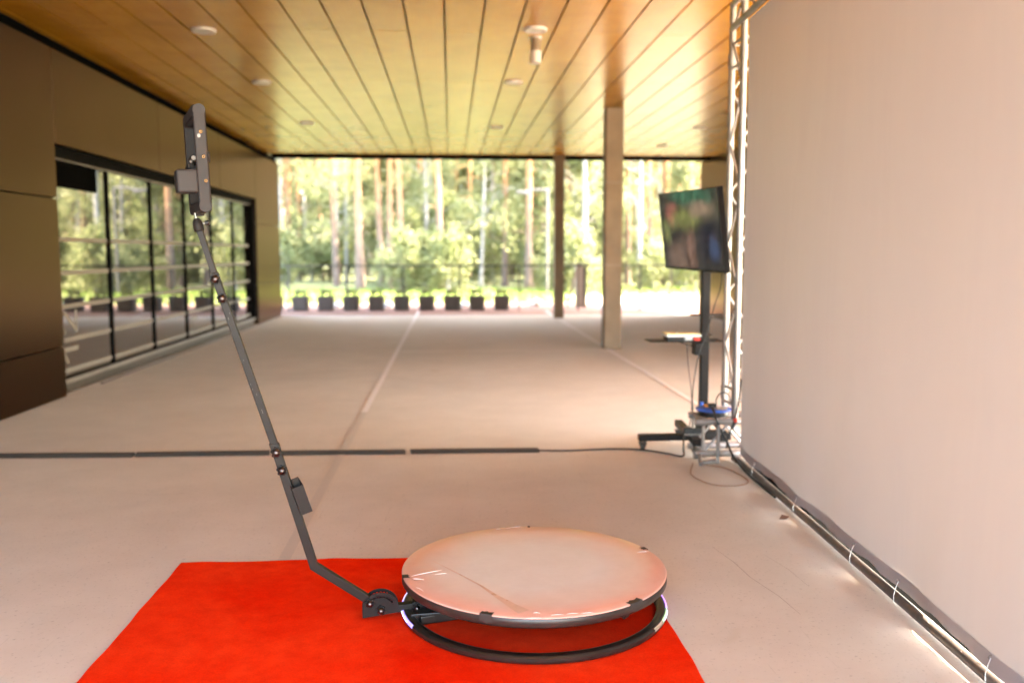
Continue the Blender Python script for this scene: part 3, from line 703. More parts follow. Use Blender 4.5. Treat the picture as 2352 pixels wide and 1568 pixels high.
for f, z in ((0.001, 0.277), (0.004, 0.191), (0.006, 0.107)):
    ax = WD; M3b = Matrix((FD2, UP, ax)).transposed()
    o = MB().lathe([(0.0028, 0.0012), (0.0030, 0.0020), (0.0050, 0.0018), (0.0056, 0.0004)], Q(f, ew, z), 20, M3=M3b).build('brass_insert', 'brass', fro)
    MB().lathe([(0.0004, 0.0010), (0.0029, 0.0010)], Q(f, ew, z), 12, M3=M3b).build('hole', 'line_dark', fro)
st = MB(); st.add([Q(-0.006+0.0052*cos(a*pi/10), ew+0.0007, 0.263+0.0068*sin(a*pi/10)) for a in range(20)], [tuple(range(20))]); st.build('sticker', 'white', fro)
MB().obox(Q(TH/2+0.002, HW-0.03, 0.190), FD2*0.003, WD*0.018, UP*0.017).build('front_clip', 'greyd', fro, 0.001)
# battery box on the back
MB().obox(Q(-TH/2-0.030, HW-0.045, 0.108), FD2*0.034, WD*0.042, UP*0.0385).build('battery_box', 'grey', fro, 0.009, 4)
# clamp mechanism in the cavity
cl = MB()
cl.obox(Q(-0.022, 0.09, 0.185), FD2*0.010, WD*0.040, UP*0.010).obox(Q(-0.026, 0.06, 0.170), (FD2*0.012+UP*0.004), WD*0.034, (UP*0.006-FD2*0.002))
cl.bar(Q(-0.030, 0.10, 0.145), Q(-0.016, 0.10, 0.205), 0.012, 0.010, WD).bar(Q(-0.014, 0.12, 0.20), Q(0.0, 0.12, 0.25), 0.006, 0.004, WD)
cl.bar(Q(-0.036, 0.03, 0.16), Q(-0.034, 0.10, 0.163), 0.012, 0.012, UP)
cl.build('clamp', 'greyd', fro, 0.0015)
MB().tube([Q(-0.026, 0.148, 0.187), Q(-0.026, 0.160, 0.187)], 0.0075, 16).tube([Q(-0.032, 0.135, 0.180), Q(-0.034, 0.145, 0.176)], 0.005, 10).build('clamp_screw', 'scuff', fro)
MB().obox(Q(-0.004, 0.01, -0.004), FD2*0.012, WD*0.03, UP*0.005).build('foot_mount', 'greyd', fro, 0.001)

# ------------------------------------------------------------------ truss, banner and its frame
def bx(y): return 1.856+(y-5.695)*0.0534            # the banner's line on the floor
nb = Vector((-1, 0.0534, 0)).normalized()
tr = thing('truss_frame', 'silver aluminium truss frame carrying the big white banner on the right', 'truss', (1.9, 5.8, 0))
ch = MB(); CH = [(bx(5.72)-0.018, 5.72), (bx(5.72)-0.013, 5.97), (bx(5.72)+0.21, 5.72), (bx(5.72)+0.215, 5.97)]
for x, y in CH: ch.tube([(x, y, 0.27), (x, y, 2.86)], 0.021, 16)
ch.build('upright', 'alu', tr)
bc = MB(); z = 0.42; s = 0
(ax, ay), (bx_, by), (cx, cy), (dx, dy) = CH
while z < 2.62:
    z2 = min(z+0.33, 2.8)
    for (p, q) in (((ax, ay), (bx_, by)), ((bx_, by), (dx, dy)), ((dx, dy), (cx, cy)), ((cx, cy), (ax, ay))):
        P0, P1 = (p, q) if s % 2 == 0 else (q, p)
        bc.tube([(P0[0], P0[1], z), (P1[0], P1[1], z2)], 0.0085, 8)
    z = z2; s += 1
for z in (0.36, 0.46, 2.55, 2.70):
    bc.tube([(ax, ay, z), (bx_, by, z)], 0.009, 8).tube([(bx_, by, z), (dx, dy, z)], 0.009, 8)
bc.build('bracing', 'alu', tr)
cf = MB()
for x, y in CH:
    for z in (0.42, 2.60): MB().tube([(x, y, z-0.045), (x, y, z+0.045)], 0.0265, 16).build('coupler', 'alu', tr)
# top beam running towards the camera, and foot box lying across
tb = MB()
for dx2, z in ((-0.035, 2.95), (0.20, 2.95), (-0.035, 2.80)):
    tb.tube([(bx(5.95)+dx2, 5.95, z), (bx(0.7)+dx2, 0.7, z)], 0.021, 14)
y = 5.9; s = 0
while y > 0.9:
    y2 = y-0.25; z0, z1 = (2.80, 2.95) if s % 2 == 0 else (2.95, 2.80)
    tb.tube([(bx(y)-0.035, y, z0), (bx(y2)-0.035, y2, z1)], 0.0085, 8).tube([(bx(y)-0.035, y, 2.95), (bx(y2)+0.20, y2, 2.95)], 0.0085, 8); y = y2; s += 1
tb.tube([(ax, ay, 2.86), (ax, ay, 2.97)], 0.021, 12).tube([(bx_, by, 2.86), (bx_, by, 2.97)], 0.021, 12)
tb.build('top_beam', 'alu', tr)
ft = MB(); X0, X1 = 1.60, 1.86
for y in (5.72, 5.97):
    for z in (0.052, 0.262): ft.tube([(X0, y, z), (X1+0.24, y, z)], 0.022, 14)
    ft.tube([(X0+0.03, y, 0.052), (X0+0.03, y, 0.262)], 0.011, 8).tube([(X0+0.04, y, 0.07), (X0+0.2, y, 0.25)], 0.010, 8).tube([(X0+0.2, y, 0.25), (X1+0.1, y, 0.07)], 0.010, 8)
for x in (X0+0.03, X1+0.1):
    for z in (0.052, 0.262): ft.tube([(x, 5.72, z), (x, 5.97, z)], 0.011, 8)
ft.build('foot_section', 'alu', tr)
fo = MB(); fo.tube([(X0+0.095, 5.60, 0.015), (X0+0.095, 5.60, 0.262)], 0.0125, 10).tube([(X0+0.0, 5.60, 0.02), (X0+0.10, 5.60, 0.034)], 0.013, 10)
fo.tube([(X0-0.02, 5.58, 0.014), (X0+0.0, 5.70, 0.05)], 0.013, 8).tube([(X0+0.095, 5.60, 0.24), (X0+0.095, 5.74, 0.255)], 0.010, 8)
fo.build('outrigger', 'alu', tr)
cj = MB()
for x in (X0-0.005,):
    for z in (0.052, 0.262): MB().tube([(x-0.02, 5.72, z), (x+0.05, 5.72, z)], 0.0265, 12).build('coupler', 'alu', tr)
MB().add([(bx(5.6)+0.002, 5.6, 0.004), (bx(0.7)+0.002, 0.7, 0.004), (bx(0.7)+0.5, 0.7, 0.004), (bx(5.6)+0.5, 5.6, 0.004)], [(0,1,2,3)]).build('glare_mask', 'matt_black', tr)  # added dark sheet, keeps sunlit ground from glaring under the hem
bb = MB().tube([(bx(5.72)-0.010, 5.66, 0.025), (bx(0.7)-0.010, 0.7, 0.025)], 0.0195, 20)
bb.build('bottom_tube', 'aludirty', tr)
MB().box((bx(5.6)-0.035, 5.62, 0.005), (bx(5.6)+0.0, 5.72, 0.045)).build('bottom_coupler', 'aludirty', tr, 0.01)

# banner cloth
bn = thing('banner', 'large plain pinkish white cloth banner stretched on the truss frame at right', 'banner', (1.85, 3.5, 0))
ny_, nz_ = 90, 50; Y0, Y1 = 5.66, 0.75; Z0, Z1 = 0.052, 2.79
def hemz(y): return 0.012*max(0, sin(y*9.1)+0.5*sin(y*23+1)+0.2)
vs = []
for i in range(ny_+1):
    y = Y0+(Y1-Y0)*i/ny_
    for j in range(nz_+1):
        t = j/nz_; z = Z0+(Z1-Z0)*t
        off = 0.004*sin(y*3.1+z*0.7)+0.003*sin(z*2.2+y)+0.009*math.exp(-t*7)*sin(y*7.3+0.6*sin(y*3))+0.004*math.exp(-t*4)*sin(y*13+z*1.5)+0.006*math.exp(-(1-t)*9)*sin(y*6)
        if j == 0: z += hemz(y)
        vs.append((bx(y)-off, y, z))
fs = [(i*(nz_+1)+j, (i+1)*(nz_+1)+j, (i+1)*(nz_+1)+j+1, i*(nz_+1)+j+1) for i in range(ny_) for j in range(nz_)]
MB().add(vs, fs, True).build('cloth', 'banner', bn, recalc=False)
hm = [];
for i in range(ny_+1):
    y = Y0+(Y1-Y0)*i/ny_
    off = 0.004*sin(y*3.1+Z0*0.7)+0.003*sin(Z0*2.2+y)+0.009*sin(y*7.3+0.6*sin(y*3))+0.004*sin(y*13+Z0*1.5)
    hm += [(bx(y)-off-0.0022, y, Z0+0.001+hemz(y)), (bx(y)-off*0.9-0.0022, y, Z0+0.058)]
MB().add(hm, [(2*i, 2*i+2, 2*i+3, 2*i+1) for i in range(ny_)], True).build('hem', 'hem', bn, recalc=False)
gm = MB(); tm = MB()
for i, y in enumerate((5.25, 4.48, 3.72, 3.28, 2.62, 1.9)):
    x = bx(y); MB().tube([(x-0.018+0.006*cos(a*pi/8), y, 0.099+0.006*sin(a*pi/8)) for a in range(16)], 0.0014, 6, close=True).build('eyelet', 'silver', bn)
    lp = [(x-0.016, y, 0.095), (x-0.028, y-0.004, 0.07), (x-0.036, y-0.008, 0.045), (x-0.036, y-0.01, 0.02), (x-0.022, y-0.008, 0.003)]
    MB().tube(lp, 0.0015, 6).build('zip_tie', 'whitebox', bn)

# dark debris along the bottom tube
deb = MB(); rd = random.Random(11)
for k in range(26):
    y = rd.uniform(2.4, 5.6); x = bx(y)-0.03+rd.uniform(-.012, .02); x += 0.018; deb.add([(x, y, 0.036), (x+0.010, y+0.02, 0.0365), (x+rd.uniform(-.01, .01), y+0.008, 0.036+rd.uniform(.006, .022))], [(0,1,2)])
tag(deb.build('tape_scrap', 'tape'), 'torn bits of dark tape stuck along the bottom tube of the banner', 'tape')
lf = thing('fallen_leaf', 'small brown leaf lying on the floor beside the bottom tube', 'leaf', (bx(4.35)-0.09, 4.45, 0.004))
MB().add([(bx(4.35)-0.12, 4.42, 0.003), (bx(4.35)-0.09, 4.40, 0.007), (bx(4.35)-0.05, 4.46, 0.004), (bx(4.35)-0.085, 4.48, 0.009)], [(0,1,2,3)]).build('blade', 'leaflitter', lf)

# ------------------------------------------------------------------ rubber strips and cables on the floor
def strip(x0, x1, yy0, yy1, label, first=None):
    mb = MB(); n = 14; vs = []
    for i in range(n+1):
        t = i/n; x = x0+(x1-x0)*t; y = yy0+(yy1-yy0)*t+0.004*sin(t*5)
        for dy, z in ((-0.045, 0.002), (-0.028, 0.022), (0.028, 0.022), (0.045, 0.002)): vs.append((x+(0.01 if dy < 0 else 0), y+dy, z))
    fs = [(i*4+k, i*4+(k+1) % 4, (i+1)*4+(k+1) % 4, (i+1)*4+k) for i in range(n) for k in range(4)]+[(0,1,2,3), (n*4, n*4+1, n*4+2, n*4+3)]
    return tag(mb.add(vs, fs).build('cable_cover', 'strip'), label, 'cable cover', 'black rubber cable covers in a row')
strip(-3.45, -2.13, 6.16, 6.13, 'black rubber cable cover nearest the dark building wall, cut by the photo edge')
strip(-2.115, -1.235, 6.13, 6.13, 'black rubber cable cover second from the left, its end behind the camera arm')
strip(-1.17, -0.322, 6.11, 6.10, 'black rubber cable cover just right of the camera arm')
strip(-0.285, 0.585, 6.10, 6.095, 'rightmost black rubber cable cover, with the thin cable coming out')
def spline(pts, n=8):
    P = [Vector(p) for p in pts]; P = [P[0]*2-P[1]]+P+[P[-1]*2-P[-2]]; out = []
    for i in range(1, len(P)-2):
        for k in range(n):
            t = k/n; out.append(0.5*((2*P[i])+(-P[i-1]+P[i+1])*t+(2*P[i-1]-5*P[i]+4*P[i+1]-P[i+2])*t*t+(-P[i-1]+3*P[i]-3*P[i+1]+P[i+2])*t**3))
    out.append(P[-2]); return out
def cable(name, pts, r, mat, label):
    return tag(MB().tube(spline(pts), r, 8).build(name, mat), label, 'cable')
cable('power_cable', [(0.57, 6.09, .008), (0.8, 6.07, .008), (1.1, 6.10, .008), (1.30, 6.06, .008), (1.45, 5.93, .008), (1.53, 5.84, .01), (1.55, 5.9, .05), (1.575, 5.98, .14), (1.62, 6.03, .155)], 0.0065, 'strip',
      'thin dark cable running over the floor from the cable cover to the screen stand')
cable('power_cable', [aty(1658, 622, 5.95), aty(1655, 660, 6.0), aty(1640, 705, 6.03), aty(1622, 770, 6.05), aty(1606, 810, 6.05), aty(1593, 880, 6.02), aty(1591, 935, 5.98), aty(1600, 975, 5.98)], 0.0045, 'cable',
      'black cable hanging from the right edge of the screen down past the pole')
cable('power_cable', [aty(1577, 788, 6.1), aty(1581, 840, 6.08), aty(1588, 900, 6.05), aty(1588, 945, 6.03), aty(1582, 985, 6.0)], 0.0035, 'cable',
      'thin grey cable hanging down from the small shelf')
cable('power_cable', [aty(1608, 632, 6.1), aty(1613, 650, 6.1), aty(1618, 668, 6.1)], 0.004, 'cable', 'short cable end dangling under the screen by the pole')
cable('power_cable', [aty(1636, 935, 5.8), aty(1640, 945, 5.66), aty(1650, 975, 5.62), aty(1668, 1010, 5.60), aty(1683, 1045, 5.60), (1.80, 5.40, .02), (1.79, 5.1, .012), (1.78, 4.8, .012)], 0.008, 'cable',
      'black cable crossing over the truss foot from the blue reel down to the bottom tube')
cable('power_cable', [aty(1702, 870, 5.66), aty(1699, 905, 5.64), aty(1693, 940, 5.62), aty(1686, 965, 5.62), aty(1674, 1000, 5.62), aty(1668, 1030, 5.62)], 0.0055, 'cable',
      'black cable running down the corner of the truss beside the banner')
cable('power_cable', [aty(1645, 930, 5.85), aty(1646, 915, 5.85), aty(1656, 902, 5.85), aty(1672, 905, 5.85), aty(1680, 930, 5.8), aty(1682, 962, 5.7)], 0.0045, 'cable',
      'thin black cable arching up from the blue reel in front of the truss')
cable('tan_cord', [(1.55, 5.66, .005), (1.46, 5.35, .005), (1.52, 5.12, .005), (1.66, 5.08, .005), (1.76, 5.2, .005), (1.72, 5.5, .005), (1.6, 5.62, .005)], 0.004, 'cabletan',
      'thin tan cord lying in a loop on the floor by the truss foot')
pl = thing('plug', 'small red and black plug joint on the truss corner beside the banner', 'plug', aty(1689, 966, 5.62))
MB().tube([aty(1688, 960, 5.62), aty(1690, 968, 5.62)], 0.012, 12).build('red_cap', 'red', pl); MB().tube([aty(1690, 968, 5.62), aty(1680, 985, 5.62)], 0.011, 12).build('body', 'black', pl)

# ------------------------------------------------------------------ screen on its stand
sd_ = thing('display_stand', 'black rolling stand with cross foot, pole and small shelves under the screen', 'stand', (1.74, 6.12, 0))
MB().box((1.287, 6.075, 0.064), (1.93, 6.135, 0.108)).build('foot_bar', 'blackm', sd_, 0.003)
MB().bar((1.665, 6.50, 0.1095), (1.615, 5.78, 0.1095), 0.055, 0.044, (1, 0, 0)).build('foot_bar', 'blackm', sd_, 0.003)
MB().bar((1.74, 6.11, 0.1085), (1.90, 6.10, 0.1085), 0.06, 0.044, (0, 1, 0)).build('foot_bar', 'blackm', sd_, 0.003)
MB().box((1.713, 6.09, 0.11), (1.768, 6.15, 1.60)).build('pole', 'blackm', sd_, 0.004)
for a_, b_ in (((1.70, 6.08, 0.79), (1.78, 6.16, 0.80)), ((1.70, 6.08, 0.112), (1.78, 6.16, 0.17)), ((1.66, 6.05, 0.66), (1.712, 6.15, 0.74))): MB().box(a_, b_).build('bracket', 'blackm', sd_)
for x, y in ((1.305, 6.06), (1.607, 5.80), (1.877, 6.12), (1.66, 6.47)):
    w = MB().tube([(x-0.012, y, 0.026), (x+0.012, y, 0.026)], 0.025, 18).build('caster', 'black', sd_)
    MB().tube([(x-0.0145, y, 0.026), (x-0.0125, y, 0.026)], 0.010, 12).tube([(x+0.0125, y, 0.026), (x+0.0145, y, 0.026)], 0.010, 12).tube([(x, y, 0.05), (x, y, 0.066)], 0.008, 8).build('axle', 'silver', w)
    MB().prism([(-0.028, 0.064), (0.028, 0.064), (0.018, 0.028), (-0.010, 0.022)], (x, y, 0), (1, 0, 0), (0, 0, 1), (0, 1, 0), 0.038).build('fork', 'black', w)
sh = MB().box((1.351, 6.06, 0.748), (1.868, 6.26, 0.754)).build('shelf', 'blackm', sd_)
MB().bar((1.56, 6.1, 0.745), (1.70, 6.1, 0.70), 0.02, 0.006, (0, 1, 0)).build('shelf_strut', 'blackm', sd_)
MB().box((1.669, 6.18, 0.918), (2.0, 6.24, 0.930)).build('shelf', 'blackm', sd_)
cbx = thing('adapter_box', 'small dark adapter box with silver edge resting on the stand foot', 'adapter', (1.63, 5.98, 0.14))
MB().bar((1.57, 5.985, 0.157), (1.70, 5.97, 0.152), 0.06, 0.04, (0, 1, 0)).build('case', 'black', cbx, 0.004)
MB().bar((1.565, 5.93, 0.136), (1.69, 5.925, 0.137), 0.012, 0.012, (0, 1, 0)).build('edge', 'silver', cbx)
# things on the shelf
b1 = thing('flat_box', 'flat yellow and white box lying on top of the black box on the stand shelf', 'box', (1.59, 6.15, 0.79))
MB().box((1.465, 6.07, 0.783), (1.705, 6.22, 0.796)).build('lower_half', 'whitebox', b1, 0.001); MB().box((1.468, 6.072, 0.7965), (1.70, 6.218, 0.805)).build('lid', 'yellow', b1, 0.001)
MB().tube([(1.54, 6.1, 0.8055), (1.54, 6.1, 0.815)], 0.006).build('button', 'white', b1)
b2 = thing('black_box', 'small black box on the stand shelf under the yellow box', 'box', (1.53, 6.12, 0.755))
MB().box((1.472, 6.065, 0.7545), (1.585, 6.19, 0.782)).build('case', 'black', b2, 0.002)
b3 = thing('red_plug', 'little red and white connector block on the shelf beside the pole', 'plug', (1.65, 6.1, 0.755))
MB().box((1.60, 6.10, 0.7545), (1.655, 6.16, 0.782)).build('body', 'whitebox', b3, 0.002); MB().box((1.658, 6.075, 0.7545), (1.70, 6.12, 0.775)).build('cap', 'red', b3, 0.002)

# television
tv = thing('television', 'flat television tilted forward on the rolling stand, with dim reflections painted as a glow on its screen', 'television', (1.642, 6.2, 1.505))
yw, pt, rl = 1.43803, 0.12879, -0.0184
r0 = Vector((cos(yw), -sin(yw), 0)); n0 = Vector((-sin(yw), -cos(yw), 0))
up = ZV*cos(pt)+n0*sin(pt); nn = n0*cos(pt)-ZV*sin(pt)
r2 = r0*cos(rl)+up*sin(rl); u2 = up*cos(rl)-r0*sin(rl)
TC = Vector((1.642, 6.2, 1.505)); TW, TTH = 1.0326/2, 0.5515/2
tvb = MB().obox(TC-nn*0.020, r2*TW, u2*TTH, nn*0.019).build('casing', 'blackm', tv, 0.003)
mbz = MB()
for s in (-1, 1):
    mbz.obox(TC+r2*(TW-0.004)*s+nn*0.001, r2*0.004, u2*TTH, nn*0.0022); mbz.obox(TC+u2*(TTH-(0.004 if s > 0 else 0.008))*s+nn*0.0012, r2*(TW-0.008), u2*(0.004 if s > 0 else 0.008), nn*0.0022)
mbz.build('bezel', 'black', tv)
rot = Matrix((r2, -nn, u2)).transposed().to_4x4(); rot.translation = TC+nn*0.0009
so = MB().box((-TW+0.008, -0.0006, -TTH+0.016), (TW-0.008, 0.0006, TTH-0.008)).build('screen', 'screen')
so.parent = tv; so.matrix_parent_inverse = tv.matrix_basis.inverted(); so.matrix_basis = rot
MB().obox(TC-nn*0.055, r2*0.22, u2*0.16, nn*0.018).build('back_cover', 'black', tv, 0.006)
MB().bar(TC-nn*0.07, Vector((1.76, 6.13, 1.50)), 0.06, 0.08, (0, 1, 0)).build('mount', 'blackm', tv)

# cable reel on the truss foot
rl_ = thing('cable_reel', 'blue and black cable reel lying flat on the truss foot', 'cable reel', (1.742, 5.84, 0.284))
RC = Vector((1.728, 5.83, 0))
MB().lathe([(0.001, 0.3325), (0.112, 0.3325), (0.118, 0.329), (0.118, 0.322), (0.112, 0.3185), (0.001, 0.3185)], RC, 48).build('top_flange', 'blue', rl_)
MB().lathe([(0.001, 0.318), (0.092, 0.318), (0.095, 0.308), (0.095, 0.296), (0.106, 0.294), (0.106, 0.2855), (0.001, 0.2855)], RC, 40).build('drum', 'black', rl_)
lb = MB(); poly = [(0.03, 0.03)]+[(0.095*cos(a), 0.095*sin(a)) for a in [R(-75+150*k/14) for k in range(15)]]
lb.prism([(0.0, -0.03)]+[(0.095*cos(R(-70+140*k/14)), 0.095*sin(R(-70+140*k/14))) for k in range(15)]+[(-0.02, 0.05)], RC+ZV*0.334, (1, 0, 0), (0, 1, 0), (0, 0, 1), 0.0018).build('face_label', 'ltgrey', rl_)
MB().box((RC.x-0.05, RC.y+0.02, 0.334), (RC.x-0.01, RC.y+0.08, 0.344)).build('warning_tag', 'orange', rl_, 0.002)
MB().tube([(RC.x-0.055, RC.y+0.09, 0.333), (RC.x-0.055, RC.y+0.09, 0.36)], 0.012, 12).build('knob', 'blue', rl_)
MB().box((RC.x-0.03, RC.y-0.01, 0.335), (RC.x+0.02, RC.y+0.04, 0.360)).build('socket', 'black', rl_, 0.006)

# ------------------------------------------------------------------ railing, planters and things beyond the floor
rg = thing('railing', 'low thin black railing along the far edge of the floor before the planters', 'railing', (0, 21.3, 0))
POSTS = [-12, -10.6, -9.2, -7.85, -6.5, -5.15, -3.74, -2.41, -1.107, 0.221, 1.601, 3.0, 4.48, 5.22, 6.6, 8.0, 9.4, 10.8]
for x in POSTS: MB().box((x-0.02, 21.29, -0.003), (x+0.02, 21.32, 1.03)).build('post', 'rail', rg)
MB().box((-12, 21.285, 1.031), (10.8, 21.325, 1.07)).build('top_rail', 'rail', rg)
wi = MB()
for z in (0.12, 0.35, 0.58, 0.81): wi.tube([(-12, 21.305, z), (10.8, 21.305, z)], 0.003, 5, caps=False)
wi.build('wire', 'rail', rg)

def leaf_quads(mb, c, n, rad, size, rn, flat=1.0):
    for _ in range(n):
        d = Vector((rn.gauss(0, 1), rn.gauss(0, 1), rn.gauss(0, 1)*flat)); d = d.normalized()*rad*rn.random()**0.5
        p = Vector(c)+d; a = Vector((rn.uniform(-1, 1), rn.uniform(-1, 1), rn.uniform(-1, 1))).normalized(); b = a.orthogonal().normalized()
        b = Matrix.Rotation(rn.uniform(0, 6.28), 3, a) @ b; s = size*rn.uniform(0.6, 1.25)
        mb.add([p-a*s, p+b*s*0.55, p+a*s, p-b*s*0.55], [(0,1,2,3)])

def make_planter():
    x, y = 0, 21.62
    t = thing('planter', '', 'planter', (x, y, 0), 'row of dark planters beyond the railing')
    T = 0.198; Bm = 0.178; vs = []
    prof = [(Bm*0.92, 0.0), (Bm, 0.012), (T-0.006, 0.30), (T, 0.305), (T, 0.335), (T-0.02, 0.335), (T-0.03, 0.30)]
    for r, z in prof:
        for u, v in rrect(r, r, r*0.25, 3): vs.append((x+u, y+v, z-0.003))
    m = len(rrect(1, 1, .25, 3)); fs = [(i*m+k, i*m+(k+1) % m, (i+1)*m+(k+1) % m, (i+1)*m+k) for i in range(len(prof)-1) for k in range(m)]
    fs.append(tuple((len(prof)-1)*m+k for k in range(m)))
    MB().add(vs, fs).build('pot', 'planter', t)
    rn = random.Random(21); mb = MB()
    for k in range(9): leaf_quads(mb, (x+rn.uniform(-.12, .12), y+rn.uniform(-.1, .1), 0.37+rn.uniform(0, .10)), 16, 0.07, 0.035, rn)
    mb.build('plant', 'leafb', t, recalc=False); return t
pls = ['leftmost dark planter in the row, partly hidden by the building corner', 'second dark planter from the building corner', 'third dark planter from the building corner',
       'fourth dark planter from the left, just left of the white floor line', 'fifth dark planter from the left, above the white floor line end',
       'middle dark planter, sixth from the left', 'seventh dark planter from the left', 'eighth dark planter from the left', 'ninth dark planter from the left, second from the right end',
       'rightmost dark planter in the row beyond the railing']
p0 = make_planter(); px0 = [-4.13]+[-3.53+0.592*k for k in range(9)]
for i, x in enumerate(px0):
    if i == 0: p0.location.x = x; p0['label'] = pls[0]
    else: copy_thing(p0, (x, 21.62, 0), pls[i], rotz=0)

def glint_lump(x, y, s, label, first=[None]):  # invented pale lumps, put where white glints lie on the ground
    if first[0] is None:
        bm = bmesh.new(); bmesh.ops.create_icosphere(bm, subdivisions=3, radius=1)
        rn = random.Random(2)
        for v in bm.verts: v.co *= 1+0.08*sin(v.co.x*4+1)+0.06*sin(v.co.y*5)+0.03*rn.random(); v.co.z *= 0.62
        me = bpy.data.meshes.new('white_glint_lump'); bm.to_mesh(me); bm.free(); me.materials.append(M['glint_lump'])
        for p in me.polygons: p.use_smooth = True
        o = bpy.data.objects.new('white_glint_lump', me); COL.objects.link(o); first[0] = o
    else: o = first[0].copy(); COL.objects.link(o)
    o.location = (x, y, s*0.5); o.scale = (s*1.3, s, s); return tag(o, label, 'glint_lump', 'white lumps added as sun glints')
glint_lump(5.60, 23.0, 0.13, 'larger white lump standing in for a sun glint by the far right railing post'); glint_lump(5.86, 23.05, 0.11, 'smaller white glint lump right beside the larger one')
glint_lump(2.15, 22.9, 0.15, 'white glint lump left of the farther column'); glint_lump(-2.80, 22.6, 0.11, 'white glint lump glimpsed between the third and second planters')
glint_lump(-1.55, 22.6, 0.12, 'white glint lump glimpsed between planters over the white floor line'); glint_lump(0.35, 22.6, 0.11, 'white glint lump glimpsed between the planters right of the middle')
pd = thing('pedestal', 'grey pedestal with pale cap and a leaning strut, seen between the two columns', 'pedestal', (3.23, 22.5, 0))
MB().box((3.10, 22.4, 0.0), (3.26, 22.6, 1.03)).build('body', 'pedestal', pd, 0.005); MB().box((3.265, 22.42, 0.0), (3.37, 22.58, 1.0)).build('side_panel', 'base', pd)
MB().box((3.05, 22.36, 1.032), (3.41, 22.64, 1.09)).build('cap', 'postw', pd, 0.005)
MB().bar((3.11, 22.36, 0.95), (2.86, 22.34, 0.0), 0.05, 0.05, (0, 1, 0)).build('strut', 'pedestal', pd)
lp = thing('lamp_post', 'tall pale post with a short arm at its top, just left of the farther column', 'lamp post', (3.19, 30, 0))
MB().tube([(3.19, 30, -0.05), (3.19, 30, 3.42)], 0.04, 14).build('pole', 'postw', lp)
MB().tube([(3.19, 30, 3.40), (2.75, 30, 3.40), (2.45, 30, 3.33)], 0.035, 10).build('arm', 'postw', lp); MB().obox((2.36, 30, 3.31), (0.2, 0, -0.03), (0, 0.09, 0), (0, 0, 0.05)).build('lamp_head', 'postw', lp, 0.02)

# ------------------------------------------------------------------ trees
def trunk_mb(h, r, rn, lean=(0, 0), n=9, wob=0.06, top=0.25):
    mb = MB(); pts = []; rs = []; m = 9
    for i in range(m+1):
        t = i/m; pts.append((lean[0]*t*h+wob*sin(t*5+rn.random())*t, lean[1]*t*h+wob*cos(t*4)*t, -0.05+h*t)); rs.append(r*(1-t*(1-top))*(1.25 if i == 0 else 1))
    mb.tube(pts, rs, n); return mb, [Vector(p) for p in pts]
def at_h(P, t): f = t*(len(P)-1); i = min(int(f), len(P)-2); return P[i].lerp(P[i+1], f-i)
def limb(mb, p, q, r, rn): 
    mid = p.lerp(q, .5)+Vector((rn.uniform(-.1, .1), rn.uniform(-.1, .1), 0.12*(q-p).length)); mb.tube([p, mid, q], [r, r*.7, r*.3], 5, caps=False)
def make_pine(seed, h, r, lean):
    rn = random.Random(seed); t = thing('pine_tree', '', 'pine tree', (0, 0, 0), 'pine trees of the wood beyond the railing')
    mb, P = trunk_mb(h, r, rn, lean); cr = MB()
    for k in range(6):                                            # dead stubs low on the trunk
        s = rn.uniform(.12, .5); a = rn.uniform(0, 6.28); p = at_h(P, s); limb(mb, p, p+Vector((cos(a), sin(a), .15))*rn.uniform(.3, .9), .018, rn)
    for k in range(24):
        s = rn.uniform(.45, 1.0); a = rn.uniform(0, 6.28); p = at_h(P, s); L = (1.15-s)*rn.uniform(2.2, 3.8)+0.5
        q = p+Vector((cos(a)*L, sin(a)*L, rn.uniform(-.1, .7))); limb(mb, p, q, .035, rn)
        for c in range(5): leaf_quads(cr, p.lerp(q, rn.uniform(.45, 1.1))+Vector((rn.uniform(-.4, .4), rn.uniform(-.4, .4), rn.uniform(-.1, .4))), 20, .42, .12, rn, .5)
    mb.build('trunk', 'pinebark', t); cr.build('crown', 'leafp', t, recalc=False); return t
def make_birch(seed, h, r, lean):
    rn = random.Random(seed); t = thing('birch_tree', '', 'birch tree', (0, 0, 0), 'birch trees of the wood beyond the railing')
    mb, P = trunk_mb(h, r, rn, lean, wob=0.12); cr = MB()
    for k in range(30):
        s = rn.uniform(.25, 1.0); a = rn.uniform(0, 6.28); p = at_h(P, s); L = (1.1-s)*rn.uniform(1.0, 2.2)+0.35
        q = p+Vector((cos(a)*L, sin(a)*L, L*rn.uniform(.1, .7))); limb(mb, p, q, .016, rn)
        for c in range(4): leaf_quads(cr, p.lerp(q, rn.uniform(.5, 1.1))+Vector((rn.uniform(-.3, .3), rn.uniform(-.3, .3), rn.uniform(-.6, .1))), 18, .38, .075, rn, 1.2)
    mb.build('trunk', 'birch', t); cr.build('crown', 'leafb', t, recalc=False); return t
